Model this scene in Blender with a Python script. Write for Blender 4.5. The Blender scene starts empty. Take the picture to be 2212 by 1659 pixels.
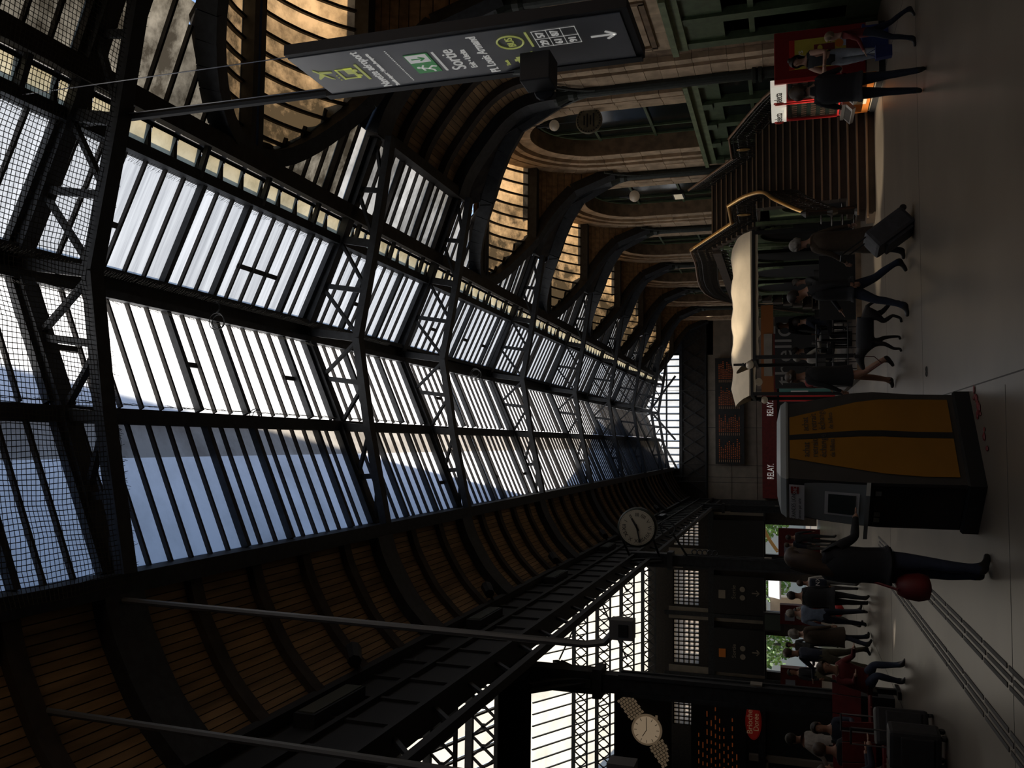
import bpy, bmesh, math, random
from mathutils import Vector, Matrix
random.seed(7)
S = bpy.context.scene
COL = S.collection
pi = math.pi

# ------------------------------------------------------------------ camera
# The photograph is a portrait picture stored on its side: the camera is rolled a quarter turn.
cam_d = bpy.data.cameras.new('camera')
cam = bpy.data.objects.new('camera', cam_d); COL.objects.link(cam)
RX = Vector((0.99768335, -0.06734768, -0.00960369))   # picture-upright right
DN = Vector((0.01120475, 0.30192094, -0.95326712))    # picture-upright down
FW = Vector((0.06709989, 0.95095112, 0.30197611))     # view direction
cam.matrix_world = Matrix(((DN.x, RX.x, -FW.x, 0), (DN.y, RX.y, -FW.y, 0), (DN.z, RX.z, -FW.z, 1.65), (0, 0, 0, 1)))
cam_d.sensor_fit = 'HORIZONTAL'; cam_d.sensor_width = 36.0
cam_d.lens = 1870.9 / 2212 * 36.0
cam_d.clip_start = 0.05; cam_d.clip_end = 600
S.camera = cam

# ------------------------------------------------------------------ light, exposure
SUN = Vector((-0.62, 0.35, 0.70)).normalized()
w = bpy.data.worlds.new('sky'); S.world = w; w.use_nodes = True
nt = w.node_tree; bg = nt.nodes['Background']
sky = nt.nodes.new('ShaderNodeTexSky'); sky.sky_type = 'NISHITA'; sky.sun_disc = False
sky.sun_elevation = math.asin(SUN.z); sky.sun_rotation = math.atan2(SUN.x, SUN.y)
nt.links.new(sky.outputs[0], bg.inputs[0]); bg.inputs[1].default_value = 0.30
sl = bpy.data.lights.new('sun', 'SUN'); sl.energy = 10.5; sl.angle = 0.02; sl.color = (1.0, 0.93, 0.82)
so = bpy.data.objects.new('sun', sl); COL.objects.link(so)
so.rotation_euler = (-SUN).to_track_quat('-Z', 'Y').to_euler(); so.location = (-30, 20, 40)
S.view_settings.view_transform = 'Standard'; S.view_settings.look = 'None'
S.view_settings.gamma = 1.0; S.view_settings.use_curve_mapping = False
S.view_settings.exposure = 0.0
try:
    S.cycles.adaptive_threshold = 0.02
    S.cycles.max_bounces = 6; S.cycles.diffuse_bounces = 4; S.cycles.glossy_bounces = 2
    S.cycles.transmission_bounces = 4; S.cycles.transparent_max_bounces = 8
    S.cycles.caustics_reflective = False; S.cycles.caustics_refractive = False
except Exception: pass

# ------------------------------------------------------------------ helpers
MATS = {}
def mat(name, col, rough=0.7, metal=0.0, var=0.0, scale=6.0, bump=0.0, col2=None, emit=None, spec=None, rnd=0.0, stretch=None):
    if name in MATS: return MATS[name]
    m = bpy.data.materials.new(name); m.use_nodes = True
    n = m.node_tree.nodes; L = m.node_tree.links; b = n['Principled BSDF']
    b.inputs['Base Color'].default_value = (*col, 1); b.inputs['Roughness'].default_value = rough
    b.inputs['Metallic'].default_value = metal
    if spec is not None: b.inputs['Specular IOR Level'].default_value = spec
    if emit: b.inputs['Emission Color'].default_value = (*emit[:3], 1); b.inputs['Emission Strength'].default_value = emit[3]
    if var or bump or rnd:
        tc = n.new('ShaderNodeTexCoord'); nz = n.new('ShaderNodeTexNoise'); nz.inputs['Scale'].default_value = scale
        nz.inputs['Detail'].default_value = 5
        if stretch:
            mp = n.new('ShaderNodeMapping'); mp.inputs['Scale'].default_value = stretch
            L.new(tc.outputs['Object'], mp.inputs[0]); L.new(mp.outputs[0], nz.inputs['Vector'])
        else: L.new(tc.outputs['Object'], nz.inputs['Vector'])
        c2 = col2 if col2 else tuple(max(0, c * (1 - var)) for c in col)
        c1 = col if col2 else tuple(min(1, c * (1 + var)) for c in col)
        mx = n.new('ShaderNodeMix'); mx.data_type = 'RGBA'
        rp = n.new('ShaderNodeValToRGB'); rp.color_ramp.elements[0].position = 0.35; rp.color_ramp.elements[1].position = 0.65
        L.new(nz.outputs[0], rp.inputs[0]); L.new(rp.outputs[0], mx.inputs[0])
        mx.inputs[6].default_value = (*c2, 1); mx.inputs[7].default_value = (*c1, 1)
        out = mx.outputs[2]
        if rnd:
            oi = n.new('ShaderNodeObjectInfo'); mr = n.new('ShaderNodeMapRange')
            mr.inputs[3].default_value = 1 - rnd; mr.inputs[4].default_value = 1 + rnd
            L.new(oi.outputs['Random'], mr.inputs[0])
            ml = n.new('ShaderNodeMix'); ml.data_type = 'RGBA'; ml.blend_type = 'MULTIPLY'; ml.inputs[0].default_value = 1
            L.new(out, ml.inputs[6]); L.new(mr.outputs[0], ml.inputs[7]); out = ml.outputs[2]
        L.new(out, b.inputs['Base Color'])
        if bump:
            bp = n.new('ShaderNodeBump'); bp.inputs['Strength'].default_value = bump; bp.inputs['Distance'].default_value = 0.02
            L.new(nz.outputs[0], bp.inputs['Height']); L.new(bp.outputs[0], b.inputs['Normal'])
    MATS[name] = m; return m

def glass(name, clean, dirty, scale=1.2, lo=0.4, hi=0.6, rnd=0.12, stretch=(1, 1, 1), clear=0.0, x_ramp=None):
    """roof glass: scatters the daylight that falls on its outside; dirt darkens it in patches"""
    if name in MATS: return MATS[name]
    m = bpy.data.materials.new(name); m.use_nodes = True
    n = m.node_tree.nodes; L = m.node_tree.links
    for x in list(n): n.remove(x)
    o = n.new('ShaderNodeOutputMaterial'); t = n.new('ShaderNodeBsdfTranslucent')
    tc = n.new('ShaderNodeNewGeometry'); mp = n.new('ShaderNodeMapping'); mp.inputs['Scale'].default_value = stretch
    nz = n.new('ShaderNodeTexNoise'); nz.inputs['Scale'].default_value = scale; nz.inputs['Detail'].default_value = 6; nz.inputs['Roughness'].default_value = 0.65
    L.new(tc.outputs['Position'], mp.inputs[0]); L.new(mp.outputs[0], nz.inputs['Vector'])
    rp = n.new('ShaderNodeMapRange'); rp.inputs[1].default_value = lo; rp.inputs[2].default_value = hi; L.new(nz.outputs[0], rp.inputs[0])
    fac = rp.outputs[0]
    if x_ramp:      # paler towards the outer edge: the mix shifts with X
        sx = n.new('ShaderNodeSeparateXYZ'); L.new(tc.outputs['Position'], sx.inputs[0])
        mw = n.new('ShaderNodeMapRange'); mw.inputs[1].default_value = x_ramp[0]; mw.inputs[2].default_value = x_ramp[1]; mw.inputs[3].default_value = -0.42; mw.inputs[4].default_value = 0.50
        L.new(sx.outputs[0], mw.inputs[0]); ad = n.new('ShaderNodeMath'); ad.operation = 'ADD'; ad.use_clamp = True
        L.new(rp.outputs[0], ad.inputs[0]); L.new(mw.outputs[0], ad.inputs[1]); fac = ad.outputs[0]
    mx = n.new('ShaderNodeMix'); mx.data_type = 'RGBA'; L.new(fac, mx.inputs[0])
    mx.inputs[6].default_value = (*dirty, 1); mx.inputs[7].default_value = (*clean, 1)
    oi = n.new('ShaderNodeObjectInfo'); mr = n.new('ShaderNodeMapRange'); mr.inputs[3].default_value = 1 - rnd; mr.inputs[4].default_value = 1 + rnd
    L.new(oi.outputs['Random'], mr.inputs[0])
    ml = n.new('ShaderNodeMix'); ml.data_type = 'RGBA'; ml.blend_type = 'MULTIPLY'; ml.inputs[0].default_value = 1
    L.new(mx.outputs[2], ml.inputs[6]); L.new(mr.outputs[0], ml.inputs[7]); L.new(ml.outputs[2], t.inputs[0])
    last = t.outputs[0]
    if clear:
        tr = n.new('ShaderNodeBsdfTransparent'); ms = n.new('ShaderNodeMixShader'); ms.inputs[0].default_value = clear
        L.new(last, ms.inputs[1]); L.new(tr.outputs[0], ms.inputs[2]); last = ms.outputs[0]
    L.new(last, o.inputs[0]); MATS[name] = m; return m

class MB:
    def __init__(s): s.v = []; s.f = []; s.mi = []; s.m = 0
    def add(s, vs, fs):
        k = len(s.v); s.v += [tuple(v) for v in vs]; s.f += [tuple(i + k for i in f) for f in fs]; s.mi += [s.m] * len(fs); return s
    def box(s, x0, x1, y0, y1, z0, z1):
        return s.add([(x, y, z) for x in (x0, x1) for y in (y0, y1) for z in (z0, z1)],
                     [(0, 1, 3, 2), (4, 6, 7, 5), (0, 4, 5, 1), (2, 3, 7, 6), (0, 2, 6, 4), (1, 5, 7, 3)])
    def rbox(s, x0, x1, y0, y1, z0, z1, r=.03):
        """box with rounded edges"""
        bm = bmesh.new(); bmesh.ops.create_cube(bm, size=1)
        for v in bm.verts: v.co = Vector(((x0+x1)/2 + v.co.x*(x1-x0), (y0+y1)/2 + v.co.y*(y1-y0), (z0+z1)/2 + v.co.z*(z1-z0)))
        bmesh.ops.bevel(bm, geom=bm.edges[:], offset=r, segments=2, affect='EDGES', profile=.6)
        bm.verts.index_update(); s.add([v.co.copy() for v in bm.verts], [[v.index for v in f.verts] for f in bm.faces]); bm.free(); return s
    def cbox(s, c, d): return s.box(c[0]-d[0]/2, c[0]+d[0]/2, c[1]-d[1]/2, c[1]+d[1]/2, c[2]-d[2]/2, c[2]+d[2]/2)
    def beam(s, p, q, wd, ht, up=(0, 0, 1)):
        p = Vector(p); q = Vector(q); d = (q - p).normalized(); up = Vector(up)
        if abs(d.dot(up)) > 0.99: up = Vector((0, 1, 0))
        sd = d.cross(up).normalized(); u = sd.cross(d).normalized()
        vs = [b + sd * a * wd / 2 + u * c * ht / 2 for b in (p, q) for a in (-1, 1) for c in (-1, 1)]
        return s.add(vs, [(0, 1, 3, 2), (4, 6, 7, 5), (0, 4, 5, 1), (2, 3, 7, 6), (0, 2, 6, 4), (1, 5, 7, 3)])
    def tube(s, pts, r, n=6, caps=True, sx=1.0):
        pts = [Vector(p) for p in pts]; N = len(pts); rs = r if isinstance(r, (list, tuple)) else [r] * N
        vs = []; prev = None
        for i, p in enumerate(pts):
            d = (pts[min(i + 1, N - 1)] - pts[max(i - 1, 0)]).normalized()
            if prev is None:
                a = Vector((0, 0, 1)) if abs(d.z) < 0.9 else Vector((1, 0, 0))
                u = d.cross(a).normalized()
            else: u = (prev - d * prev.dot(d)).normalized()
            prev = u; v2 = d.cross(u)
            for k in range(n):
                t = 2 * pi * k / n; vs.append(p + (u * math.cos(t) + v2 * math.sin(t) * sx) * rs[i])
        fs = [(i * n + k, i * n + (k + 1) % n, (i + 1) * n + (k + 1) % n, (i + 1) * n + k) for i in range(N - 1) for k in range(n)]
        if caps: fs += [tuple(range(n))[::-1], tuple((N - 1) * n + k for k in range(n))]
        return s.add(vs, fs)
    def lathe(s, prof, c=(0, 0, 0), n=12, axis='z'):
        vs = []
        for (r, h) in prof:
            for k in range(n):
                t = 2 * pi * k / n; a, b = r * math.cos(t), r * math.sin(t)
                vs.append((c[0]+a, c[1]+b, c[2]+h) if axis == 'z' else ((c[0]+a, c[1]+h, c[2]+b) if axis == 'y' else (c[0]+h, c[1]+a, c[2]+b)))
        N = len(prof)
        fs = [(i*n+k, i*n+(k+1) % n, (i+1)*n+(k+1) % n, (i+1)*n+k) for i in range(N-1) for k in range(n)]
        fs += [tuple(range(n))[::-1], tuple((N-1)*n+k for k in range(n))]
        return s.add(vs, fs)
    def prism(s, poly, d):
        """poly: list of 3d points, extruded by vector d"""
        d = Vector(d); n = len(poly); vs = [Vector(p) for p in poly] + [Vector(p) + d for p in poly]
        return s.add(vs, [tuple(range(n))[::-1], tuple(range(n, 2*n))] + [(i, (i+1) % n, n+(i+1) % n, n+i) for i in range(n)])
    def grid(s, rows):
        nr, nc = len(rows), len(rows[0])
        return s.add([p for r in rows for p in r], [(i*nc+j, i*nc+j+1, (i+1)*nc+j+1, (i+1)*nc+j) for i in range(nr-1) for j in range(nc-1)])
    def ell(s, c, r, nu=10, nv=7):
        vs = []; fs = []
        for i in range(nv + 1):
            a = -pi/2 + pi * i / nv
            for k in range(nu):
                t = 2*pi*k/nu; vs.append((c[0]+r[0]*math.cos(a)*math.cos(t), c[1]+r[1]*math.cos(a)*math.sin(t), c[2]+r[2]*math.sin(a)))
        fs = [(i*nu+k, i*nu+(k+1) % nu, (i+1)*nu+(k+1) % nu, (i+1)*nu+k) for i in range(nv) for k in range(nu)]
        return s.add(vs, fs)
    def mesh(s, name, off=(0, 0, 0), smooth=False, fix=True):
        me = bpy.data.meshes.new(name); o = Vector(off)
        me.from_pydata([Vector(v) - o for v in s.v], [], s.f); me.update()
        if fix:
            bm = bmesh.new(); bm.from_mesh(me); bmesh.ops.recalc_face_normals(bm, faces=bm.faces); bm.to_mesh(me); bm.free()
        if len(set(s.mi)) > 1: me.polygons.foreach_set('material_index', s.mi)
        if smooth: me.polygons.foreach_set('use_smooth', [True] * len(me.polygons))
        return me
    def build(s, name, mats, parent=None, smooth=False, local=False, fix=True):
        """local: vertices already in the parent's space; otherwise world space (parents carry a location only)"""
        off = (0, 0, 0) if (local or parent is None) else wloc(parent)
        me = s.mesh(name, off, smooth, fix)
        for m in (mats if isinstance(mats, (list, tuple)) else [mats]): me.materials.append(MATS[m] if isinstance(m, str) else m)
        return link(name, me, parent)
def wloc(o):
    v = Vector((0, 0, 0))
    while o: v += o.location; o = o.parent
    return v
def link(name, data, parent=None, loc=None):
    o = bpy.data.objects.new(name, data); COL.objects.link(o)
    if parent: o.parent = parent
    if loc is not None: o.location = Vector(loc) - (wloc(parent) if parent else Vector((0, 0, 0)))
    return o
def tag(o, label=None, cat=None, group=None, kind=None):
    if label: o['label'] = label
    if cat: o['category'] = cat
    if group: o['group'] = group
    if kind: o['kind'] = kind
    return o
def thing(name, label, cat, loc=(0, 0, 0), group=None, kind=None, rz=0):
    o = link(name, None, None, loc); o.rotation_euler[2] = rz; o.empty_display_size = 0.2
    return tag(o, label, cat, group, kind)
FIT = {}
def text(name, body, m, parent, loc, right, up, size, align='LEFT', ext=0.003, fit=None):
    c = bpy.data.curves.new(name, 'FONT'); c.body = body; c.size = size; c.align_x = align; c.extrude = ext; c.resolution_u = 3
    c.materials.append(MATS[m])
    o = bpy.data.objects.new(name, c); COL.objects.link(o); o.parent = parent
    if fit: FIT[o.name] = fit
    r = Vector(right).normalized(); u = Vector(up).normalized(); n = r.cross(u)
    l = Vector(loc) - (wloc(parent) if parent else Vector((0, 0, 0)))
    o.matrix_local = Matrix(((r.x, u.x, n.x, l.x), (r.y, u.y, n.y, l.y), (r.z, u.z, n.z, l.z), (0, 0, 0, 1)))
    return o
def copy_tree(o, parent=None):
    c = o.copy(); COL.objects.link(c)
    if parent: c.parent = parent
    for ch in list(o.children): copy_tree(ch, c)
    return c

# ------------------------------------------------------------------ materials
mat('iron', (0.020, 0.022, 0.026), 0.6, 0.2, var=0.35, scale=9)
mat('iron_brown', (0.026, 0.021, 0.018), 0.7, 0.1, var=0.35, scale=9)
mat('iron_green', (0.020, 0.025, 0.020), 0.55, 0.2, var=0.3, scale=12)
mat('wood', (0.245, 0.152, 0.075), 0.75, var=0.3, scale=7, stretch=(1, 0.12, 1), rnd=0.22)
mat('wood_back', (0.018, 0.013, 0.010), 0.9)
mat('rib_wood', (0.035, 0.026, 0.02), 0.8, var=0.3, scale=5)
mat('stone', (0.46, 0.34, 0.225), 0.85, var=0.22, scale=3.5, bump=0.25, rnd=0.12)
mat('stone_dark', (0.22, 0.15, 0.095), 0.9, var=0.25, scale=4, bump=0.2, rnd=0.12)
mat('joint', (0.035, 0.028, 0.022), 0.95)
mat('floor', (0.145, 0.122, 0.096), 0.33, var=0.16, scale=0.7, spec=0.45)
mat('floor_line', (0.035, 0.032, 0.03), 0.7)
mat('plaster', (0.23, 0.20, 0.165), 0.9, var=0.12, scale=2)
mat('green', (0.075, 0.105, 0.055), 0.5, var=0.2, scale=6)
mat('green_light', (0.16, 0.20, 0.105), 0.5, var=0.2, scale=6)
mat('dark_glass', (0.012, 0.016, 0.014), 0.12, spec=0.6)
mat('black', (0.010, 0.010, 0.011), 0.6)
mat('black_gloss', (0.012, 0.012, 0.013), 0.25)
mat('sign_grey', (0.29, 0.29, 0.295), 0.32, var=0.08, scale=2)
mat('white', (0.75, 0.74, 0.72), 0.5)
mat('pale_yellow', (0.62, 0.64, 0.22), 0.5)
mat('iron_black', (0.009, 0.009, 0.010), 0.7)
mat('void', (0.004, 0.004, 0.004), 0.9, spec=0.0)
mat('sign_white', (0.8, 0.79, 0.76), 0.5, emit=(1, .98, .93, .22))
mat('sign_yellow', (0.62, 0.64, 0.22), 0.5, emit=(.8, .85, .25, .18))
mat('sign_exit', (0.10, 0.34, 0.13), 0.5, emit=(.15, .6, .2, .12))
mat('sign_green', (0.10, 0.30, 0.12), 0.5)
mat('red', (0.20, 0.008, 0.010), 0.4)
mat('red_bright', (0.55, 0.03, 0.03), 0.35)
mat('red_dark', (0.13, 0.010, 0.010), 0.6, var=0.2)
mat('yellow', (0.27, 0.125, 0.013), 0.35, var=0.06, scale=3)
mat('kiosk_grey', (0.045, 0.042, 0.038), 0.45, var=0.1)
mat('kiosk_dark', (0.015, 0.017, 0.018), 0.35)
mat('kiosk_white', (0.30, 0.32, 0.31), 0.35)
mat('screen', (0.06, 0.075, 0.07), 0.15)
mat('brass', (0.85, 0.50, 0.16), 0.28, 0.9)
mat('steel', (0.28, 0.28, 0.29), 0.35, 0.9)
mat('pole_grey', (0.10, 0.10, 0.10), 0.5, 0.3)
mat('cream_cloth', (0.62, 0.52, 0.38), 0.9, var=0.06, scale=3)
mat('orange', (0.55, 0.17, 0.03), 0.5)
mat('skin', (0.30, 0.155, 0.10), 0.6, var=0.06)
mat('skin_pale', (0.38, 0.22, 0.155), 0.6, var=0.06)
mat('net', (0.055, 0.050, 0.040), 0.9)
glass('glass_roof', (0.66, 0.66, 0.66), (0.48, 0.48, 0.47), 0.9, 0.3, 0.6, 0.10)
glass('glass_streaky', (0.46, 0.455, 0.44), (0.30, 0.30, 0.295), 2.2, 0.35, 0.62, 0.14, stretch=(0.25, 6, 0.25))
glass('glass_dirty', (0.17, 0.145, 0.105), (0.03, 0.024, 0.016), 2.2, 0.40, 0.66, 0.3)
glass('glass_grey', (0.30, 0.285, 0.255), (0.09, 0.085, 0.075), 0.9, 0.38, 0.60, 0.3)
glass('glass_amber', (0.29, 0.178, 0.082), (0.030, 0.020, 0.010), 1.7, 0.40, 0.72, 0.25, x_ramp=(5.0, 7.5))
glass('glass_shed', (0.42, 0.385, 0.32), (0.30, 0.28, 0.23), 0.5, 0.3, 0.6, 0.08)
glass('light_panel', (0.36, 0.31, 0.20), (0.20, 0.17, 0.10), 2, 0.3, 0.6, 0.15)
glass('glass_window', (0.30, 0.25, 0.20), (0.24, 0.20, 0.16), 1, 0.3, 0.6, 0.08)
# ------------------------------------------------------------------ the place: main dimensions
T = [3.6, 7.7, 14.0, 18.1, 24.3, 30.9, 37.2, 43.4, 49.5]     # truss planes along the hall
YE = 55.2                                                    # end wall
XL, ZL = -1.55, 8.62      # lower left edge of the skylight
XM, ZM = 0.26, 9.43       # left purlin
XA, ZA = 2.10, 10.25      # apex
XG, ZG = 3.68, 9.53       # right purlin, gutter
XD, ZD = 5.60, 8.86       # lower right edge
WX = 7.85                 # stone wall face
LX = -3.45                # left colonnade
LONG = [(7.7, 14.0), (18.1, 24.3), (24.3, 30.9), (30.9, 37.2), (37.2, 43.4), (43.4, 49.5), (49.5, YE)]
SHORT = [(3.6, 7.7), (14.0, 18.1)]

# floor
f = MB().box(-22, 9.5, -8, 120, -0.3, 0).build('floor', 'floor'); tag(f, kind='structure')
jt = thing('trim_1', None, None, kind='structure')
for (x0, x1, y0, y1) in [(0.565, 0.577, 5, 21), (6.39, 6.40, 8, 17.4), (-3.99, -3.98, 8, 19), (-22, 0.5, 7.69, 7.70), (0.6, 7.5, 11.99, 12.0), (-22, 7.5, 24.0, 24.012), (-22, 7.5, 16.0, 16.01)]:
    MB().box(x0, x1, y0, y1, 0.0, 0.0015).build('joint', 'floor_line', jt)
for k, X0 in enumerate((-2.30, -1.80)):
    g = thing('guide_strip', ['left one of the two dark tactile guide tracks across the pale floor', 'right one of the two dark tactile guide tracks, nearer the ticket kiosk'][k], 'guide strip', (X0, 8, 0), 'tactile guide tracks')
    gm = None
    for b in (-0.075, 0.0, 0.075):
        y = 4.0 + 0.3 * abs(b) / 0.075 * 0.5
        while y < 17.8:
            if gm is None:
                gm = MB().box(-0.02, 0.02, 0, 0.86, 0, 0.006).mesh('guide_bar'); gm.materials.append(MATS['floor_line'])
            link('guide_bar', gm, g, (X0 + b, y, 0.001)); y += 0.93

# ------------------------------------------------------------------ skylight strips
RAFT = []      # positions of the thick rafters
for a, b in zip(T[:-1], T[1:]):
    RAFT.append(a)
    L_ = b - a
    RAFT += [a + L_ * q for q in ((0.39, 0.54, 0.86) if L_ > 5 else (0.33, 0.66))]
RAFT += [T[-1], T[-1] + 2.2, T[-1] + 4.1]
PW = 0.37
def pane_rows(y0=-5.0, y1=YE):
    n = int((y1 - y0) / PW); return [y0 + i * PW for i in range(n)]
def is_raft(y): return any(abs(y - r) < PW / 2 for r in RAFT)
NEAR, FAR = 5.2, 24.5
def strip(name, p0, p1, gm, bars=True, y_first=-5.0, seg=3, rot=0):
    (x0, z0), (x1, z1) = p0, p1
    w = thing(name, None, None, ((x0 + x1) / 2, 20, (z0 + z1) / 2), kind='structure')
    d = Vector((x1 - x0, 0, z1 - z0)); nrm = Vector((-d.z, 0, d.x)).normalized()
    if nrm.z < 0: nrm = -nrm
    def rows(y, ww):
        return [[Vector((x0, y, z0)) + d * (i / seg) + nrm * (0.004 * math.sin(pi * i / seg)) for i in range(seg + 1)], [Vector((x0, y + ww, z0)) + d * (i / seg) + nrm * (0.004 * math.sin(pi * i / seg)) for i in range(seg + 1)]]
    me = MB().grid(rows(0, PW - 0.004)).mesh('pane', (x0, 0, z0), fix=False); me.materials.append(MATS[gm])
    bm_ = MB().beam(Vector((x0, 0, z0)) - nrm * 0.03, Vector((x1, 0, z1)) - nrm * 0.03, 0.036, 0.055, nrm).mesh('glazing_bar', (x0, 0, z0)); bm_.materials.append(MATS['iron_brown'])
    rm = MB().beam(Vector((x0, 0, z0)) - nrm * 0.055, Vector((x1, 0, z1)) - nrm * 0.055, 0.085, 0.10, nrm).mesh('rafter', (x0, 0, z0)); rm.materials.append(MATS['iron'])
    rest = MB(); restb = MB()
    for y in pane_rows(y_first):
        big = is_raft(y)
        if NEAR <= y <= FAR:
            link('pane', me, w, (x0, y, z0))
            if bars: link('rafter' if big else 'glazing_bar', rm if big else bm_, w, (x0, y, z0))
        else:
            rest.grid(rows(y, PW - 0.004))
            if bars: restb.beam(Vector((x0, y, z0)) - nrm * (0.055 if big else 0.03), Vector((x1, y, z1)) - nrm * (0.055 if big else 0.03), 0.085 if big else 0.036, 0.10 if big else 0.055, nrm)
    tag(rest.build('far_panes', gm, w, fix=False), kind='stuff')
    if bars: tag(restb.build('far_bars', 'iron_brown', w), kind='stuff')
    return w
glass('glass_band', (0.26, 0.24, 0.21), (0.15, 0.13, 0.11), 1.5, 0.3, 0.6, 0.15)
XB = -0.24; ZB = ZM + (XB - XM) * (ZM - ZL) / (XM - XL)
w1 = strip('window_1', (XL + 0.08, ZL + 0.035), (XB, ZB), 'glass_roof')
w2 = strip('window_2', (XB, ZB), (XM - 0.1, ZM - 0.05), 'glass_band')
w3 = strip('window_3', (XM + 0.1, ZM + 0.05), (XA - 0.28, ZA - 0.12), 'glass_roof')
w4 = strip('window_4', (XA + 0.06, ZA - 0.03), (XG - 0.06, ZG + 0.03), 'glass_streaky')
# lapped joints in some panes
for (wn, x, zz, ys) in ((w3, 1.05, 9.78, (8.05, 10.0, 12.9, 19.6)), (w4, 2.75, 9.95, (8.8, 11.7, 12.0, 12.3, 15.4, 19.3, 21.8, 23.2)), (w1, -0.9, 8.91, (17.5, 21.1, 24.0))):
    sl_ = 0.447 if x < XA else -0.456
    for y in ys:
        yy = round((y + 5) / PW) * PW - 5
        MB().beam((x - 0.035, yy + 0.15, zz - 0.02 - 0.035 * sl_), (x + 0.035, yy + 0.15, zz - 0.02 + 0.035 * sl_), PW, 0.02).build('lap_strip', 'iron_brown', wn)
# light panels in the gutter band (each a small lit pane between cross ties)
lp = thing('window_5', None, None, (3.9, 20, ZG), kind='structure')
lm = MB().grid([[(0, 0, 0), (0.26, 0, -0.10)], [(0, 0.45, 0), (0.26, 0.45, -0.10)]]).mesh('pane', fix=False); lm.materials.append(MATS['light_panel'])
tm = MB().beam((-0.06, 0, -0.05), (0.42, 0, -0.2), 0.07, 0.07).mesh('cross_tie'); tm.materials.append(MATS['iron'])
y = -5.0; k = 0; rest = MB(); bar5 = MB()
while y < YE - 0.5:
    if 5 < y < 31:
        link('pane', lm, lp, (XG + 0.07, y, ZG - 0.03)); 
        if k % 3 == 0: link('cross_tie', tm, lp, (XG, y - 0.03, ZG - 0.05))
    else: rest.grid([[(XG + 0.07, y, ZG - 0.03), (XG + 0.33, y, ZG - 0.13)], [(XG + 0.07, y + 0.42, ZG - 0.03), (XG + 0.33, y + 0.42, ZG - 0.13)]])
    bar5.box(XG + 0.03, XG + 0.40, y + 0.445, y + 0.505, ZG - 0.10, ZG + 0.0)
    y += 0.50; k += 1
tag(rest.build('far_panes', 'light_panel', lp, fix=False), kind='stuff'); bar5.box(XG + 0.32, XG + 0.46, -5, YE, ZG - 0.10, ZG - 0.02); tag(bar5.build('panel_bars', 'iron_brown', lp), kind='stuff')

# purlins
pr = thing('trim_2', None, None, (XM, 20, ZM), kind='structure')
MB().box(XM - 0.10, XM + 0.10, -5, YE, ZM - 0.05, ZM + 0.05).box(XM - 0.05, XM + 0.05, -5, YE, ZM - 0.14, ZM + 0.04).box(XM - 0.09, XM + 0.09, -5, YE, ZM - 0.16, ZM - 0.13).build('purlin', 'iron', pr)
MB().box(XA - 0.30, XA - 0.20, -5, YE, ZA - 0.30, ZA - 0.06).box(XA + 0.02, XA + 0.10, -5, YE, ZA - 0.26, ZA - 0.0).box(XA - 0.3, XA + 0.1, -5, YE, ZA - 0.12, ZA - 0.02).build('ridge_beam', 'iron', pr)
MB().box(XG - 0.10, XG + 0.05, -5, YE, ZG - 0.14, ZG + 0.05).build('purlin', 'iron', pr)
MB().box(XG + 0.38, XG + 0.48, -5, YE, ZG - 0.45, ZG + 0.0).box(XG + 0.30, XG + 0.56, -5, YE, ZG - 0.47, ZG - 0.43).build('gutter_beam', 'iron_brown', pr)
MB().box(XL - 0.12, XL + 0.10, -5, YE, ZL - 0.22, ZL + 0.06).build('eaves_beam', 'iron', pr)
# bird spikes: rows of short wires along the purlins
def spikes(pts, name='bird_spikes'):
    m = MB()
    for (x, z, ax, az) in pts:
        y = 6.0
        while y < 17:
            for s in (-1, 1):
                m.tube([(x, y, z), (x + ax + random.uniform(-.02, .02), y + 0.02 * s, z + az)], 0.0022, 3, caps=False)
            y += 0.05
    return m
tag(spikes([(XM + 0.14, ZM - 0.1, 0.02, 0.16), (XA - 0.33, ZA - 0.3, -0.05, -0.10), (XA - 0.05, ZA - 0.36, 0.05, -0.10), (XG - 0.13, ZG - 0.1, -0.06, 0.1)]).build('bird_spikes', 'net', pr), kind='stuff')

# ------------------------------------------------------------------ right slope below the gutter and the barrel dormers
def prof(x): return ZD + (x - XD) * (ZG - 0.13 - ZD) / (XG + 0.42 - XD)
DX0 = XG + 0.42
def bay_of(y):
    for (a, b) in LONG:
        if a <= y < b: return (a, b)
    return None
RCV = [(5.6, 8.86), (6.1, 8.67), (6.7, 8.27), (7.3, 7.76), (7.62, 7.25), (7.72, 6.75), (7.74, 6.40)]
LCV = [(-1.61, 8.60), (-1.95, 8.50), (-2.25, 8.36), (-2.8, 8.02), (-3.2, 7.64), (-3.36, 7.45)]
def cz(x):
    for (a, za), (b, zb) in zip(RCV[:-1], RCV[1:]):
        if a <= x <= b: return za + (zb - za) * (x - a) / (b - a)
    return RCV[-1][1]
def resample(P, n):
    Q = []
    for i in range(len(P) - 1):
        p0, p1, p2, p3 = [Vector((*P[max(0, min(len(P) - 1, i + o))], 0)) for o in (-1, 0, 1, 2)]
        for k in range(8):
            u = k / 8; Q.append(0.5 * ((2*p1) + (p2-p0)*u + (2*p0-5*p1+4*p2-p3)*u*u + (3*p1-p0-3*p2+p3)*u**3))
    Q.append(Vector((*P[-1], 0))); L_ = [0]
    for a, b in zip(Q[:-1], Q[1:]): L_.append(L_[-1] + (b - a).length)
    out = []
    for i in range(n + 1):
        d = L_[-1] * i / n; j = max(k for k in range(len(L_)) if L_[k] <= d + 1e-9); j = min(j, len(Q) - 2)
        t = (d - L_[j]) / (L_[j+1] - L_[j]); q = Q[j] + (Q[j+1] - Q[j]) * t; out.append((q.x, q.y))
    return out
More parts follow.
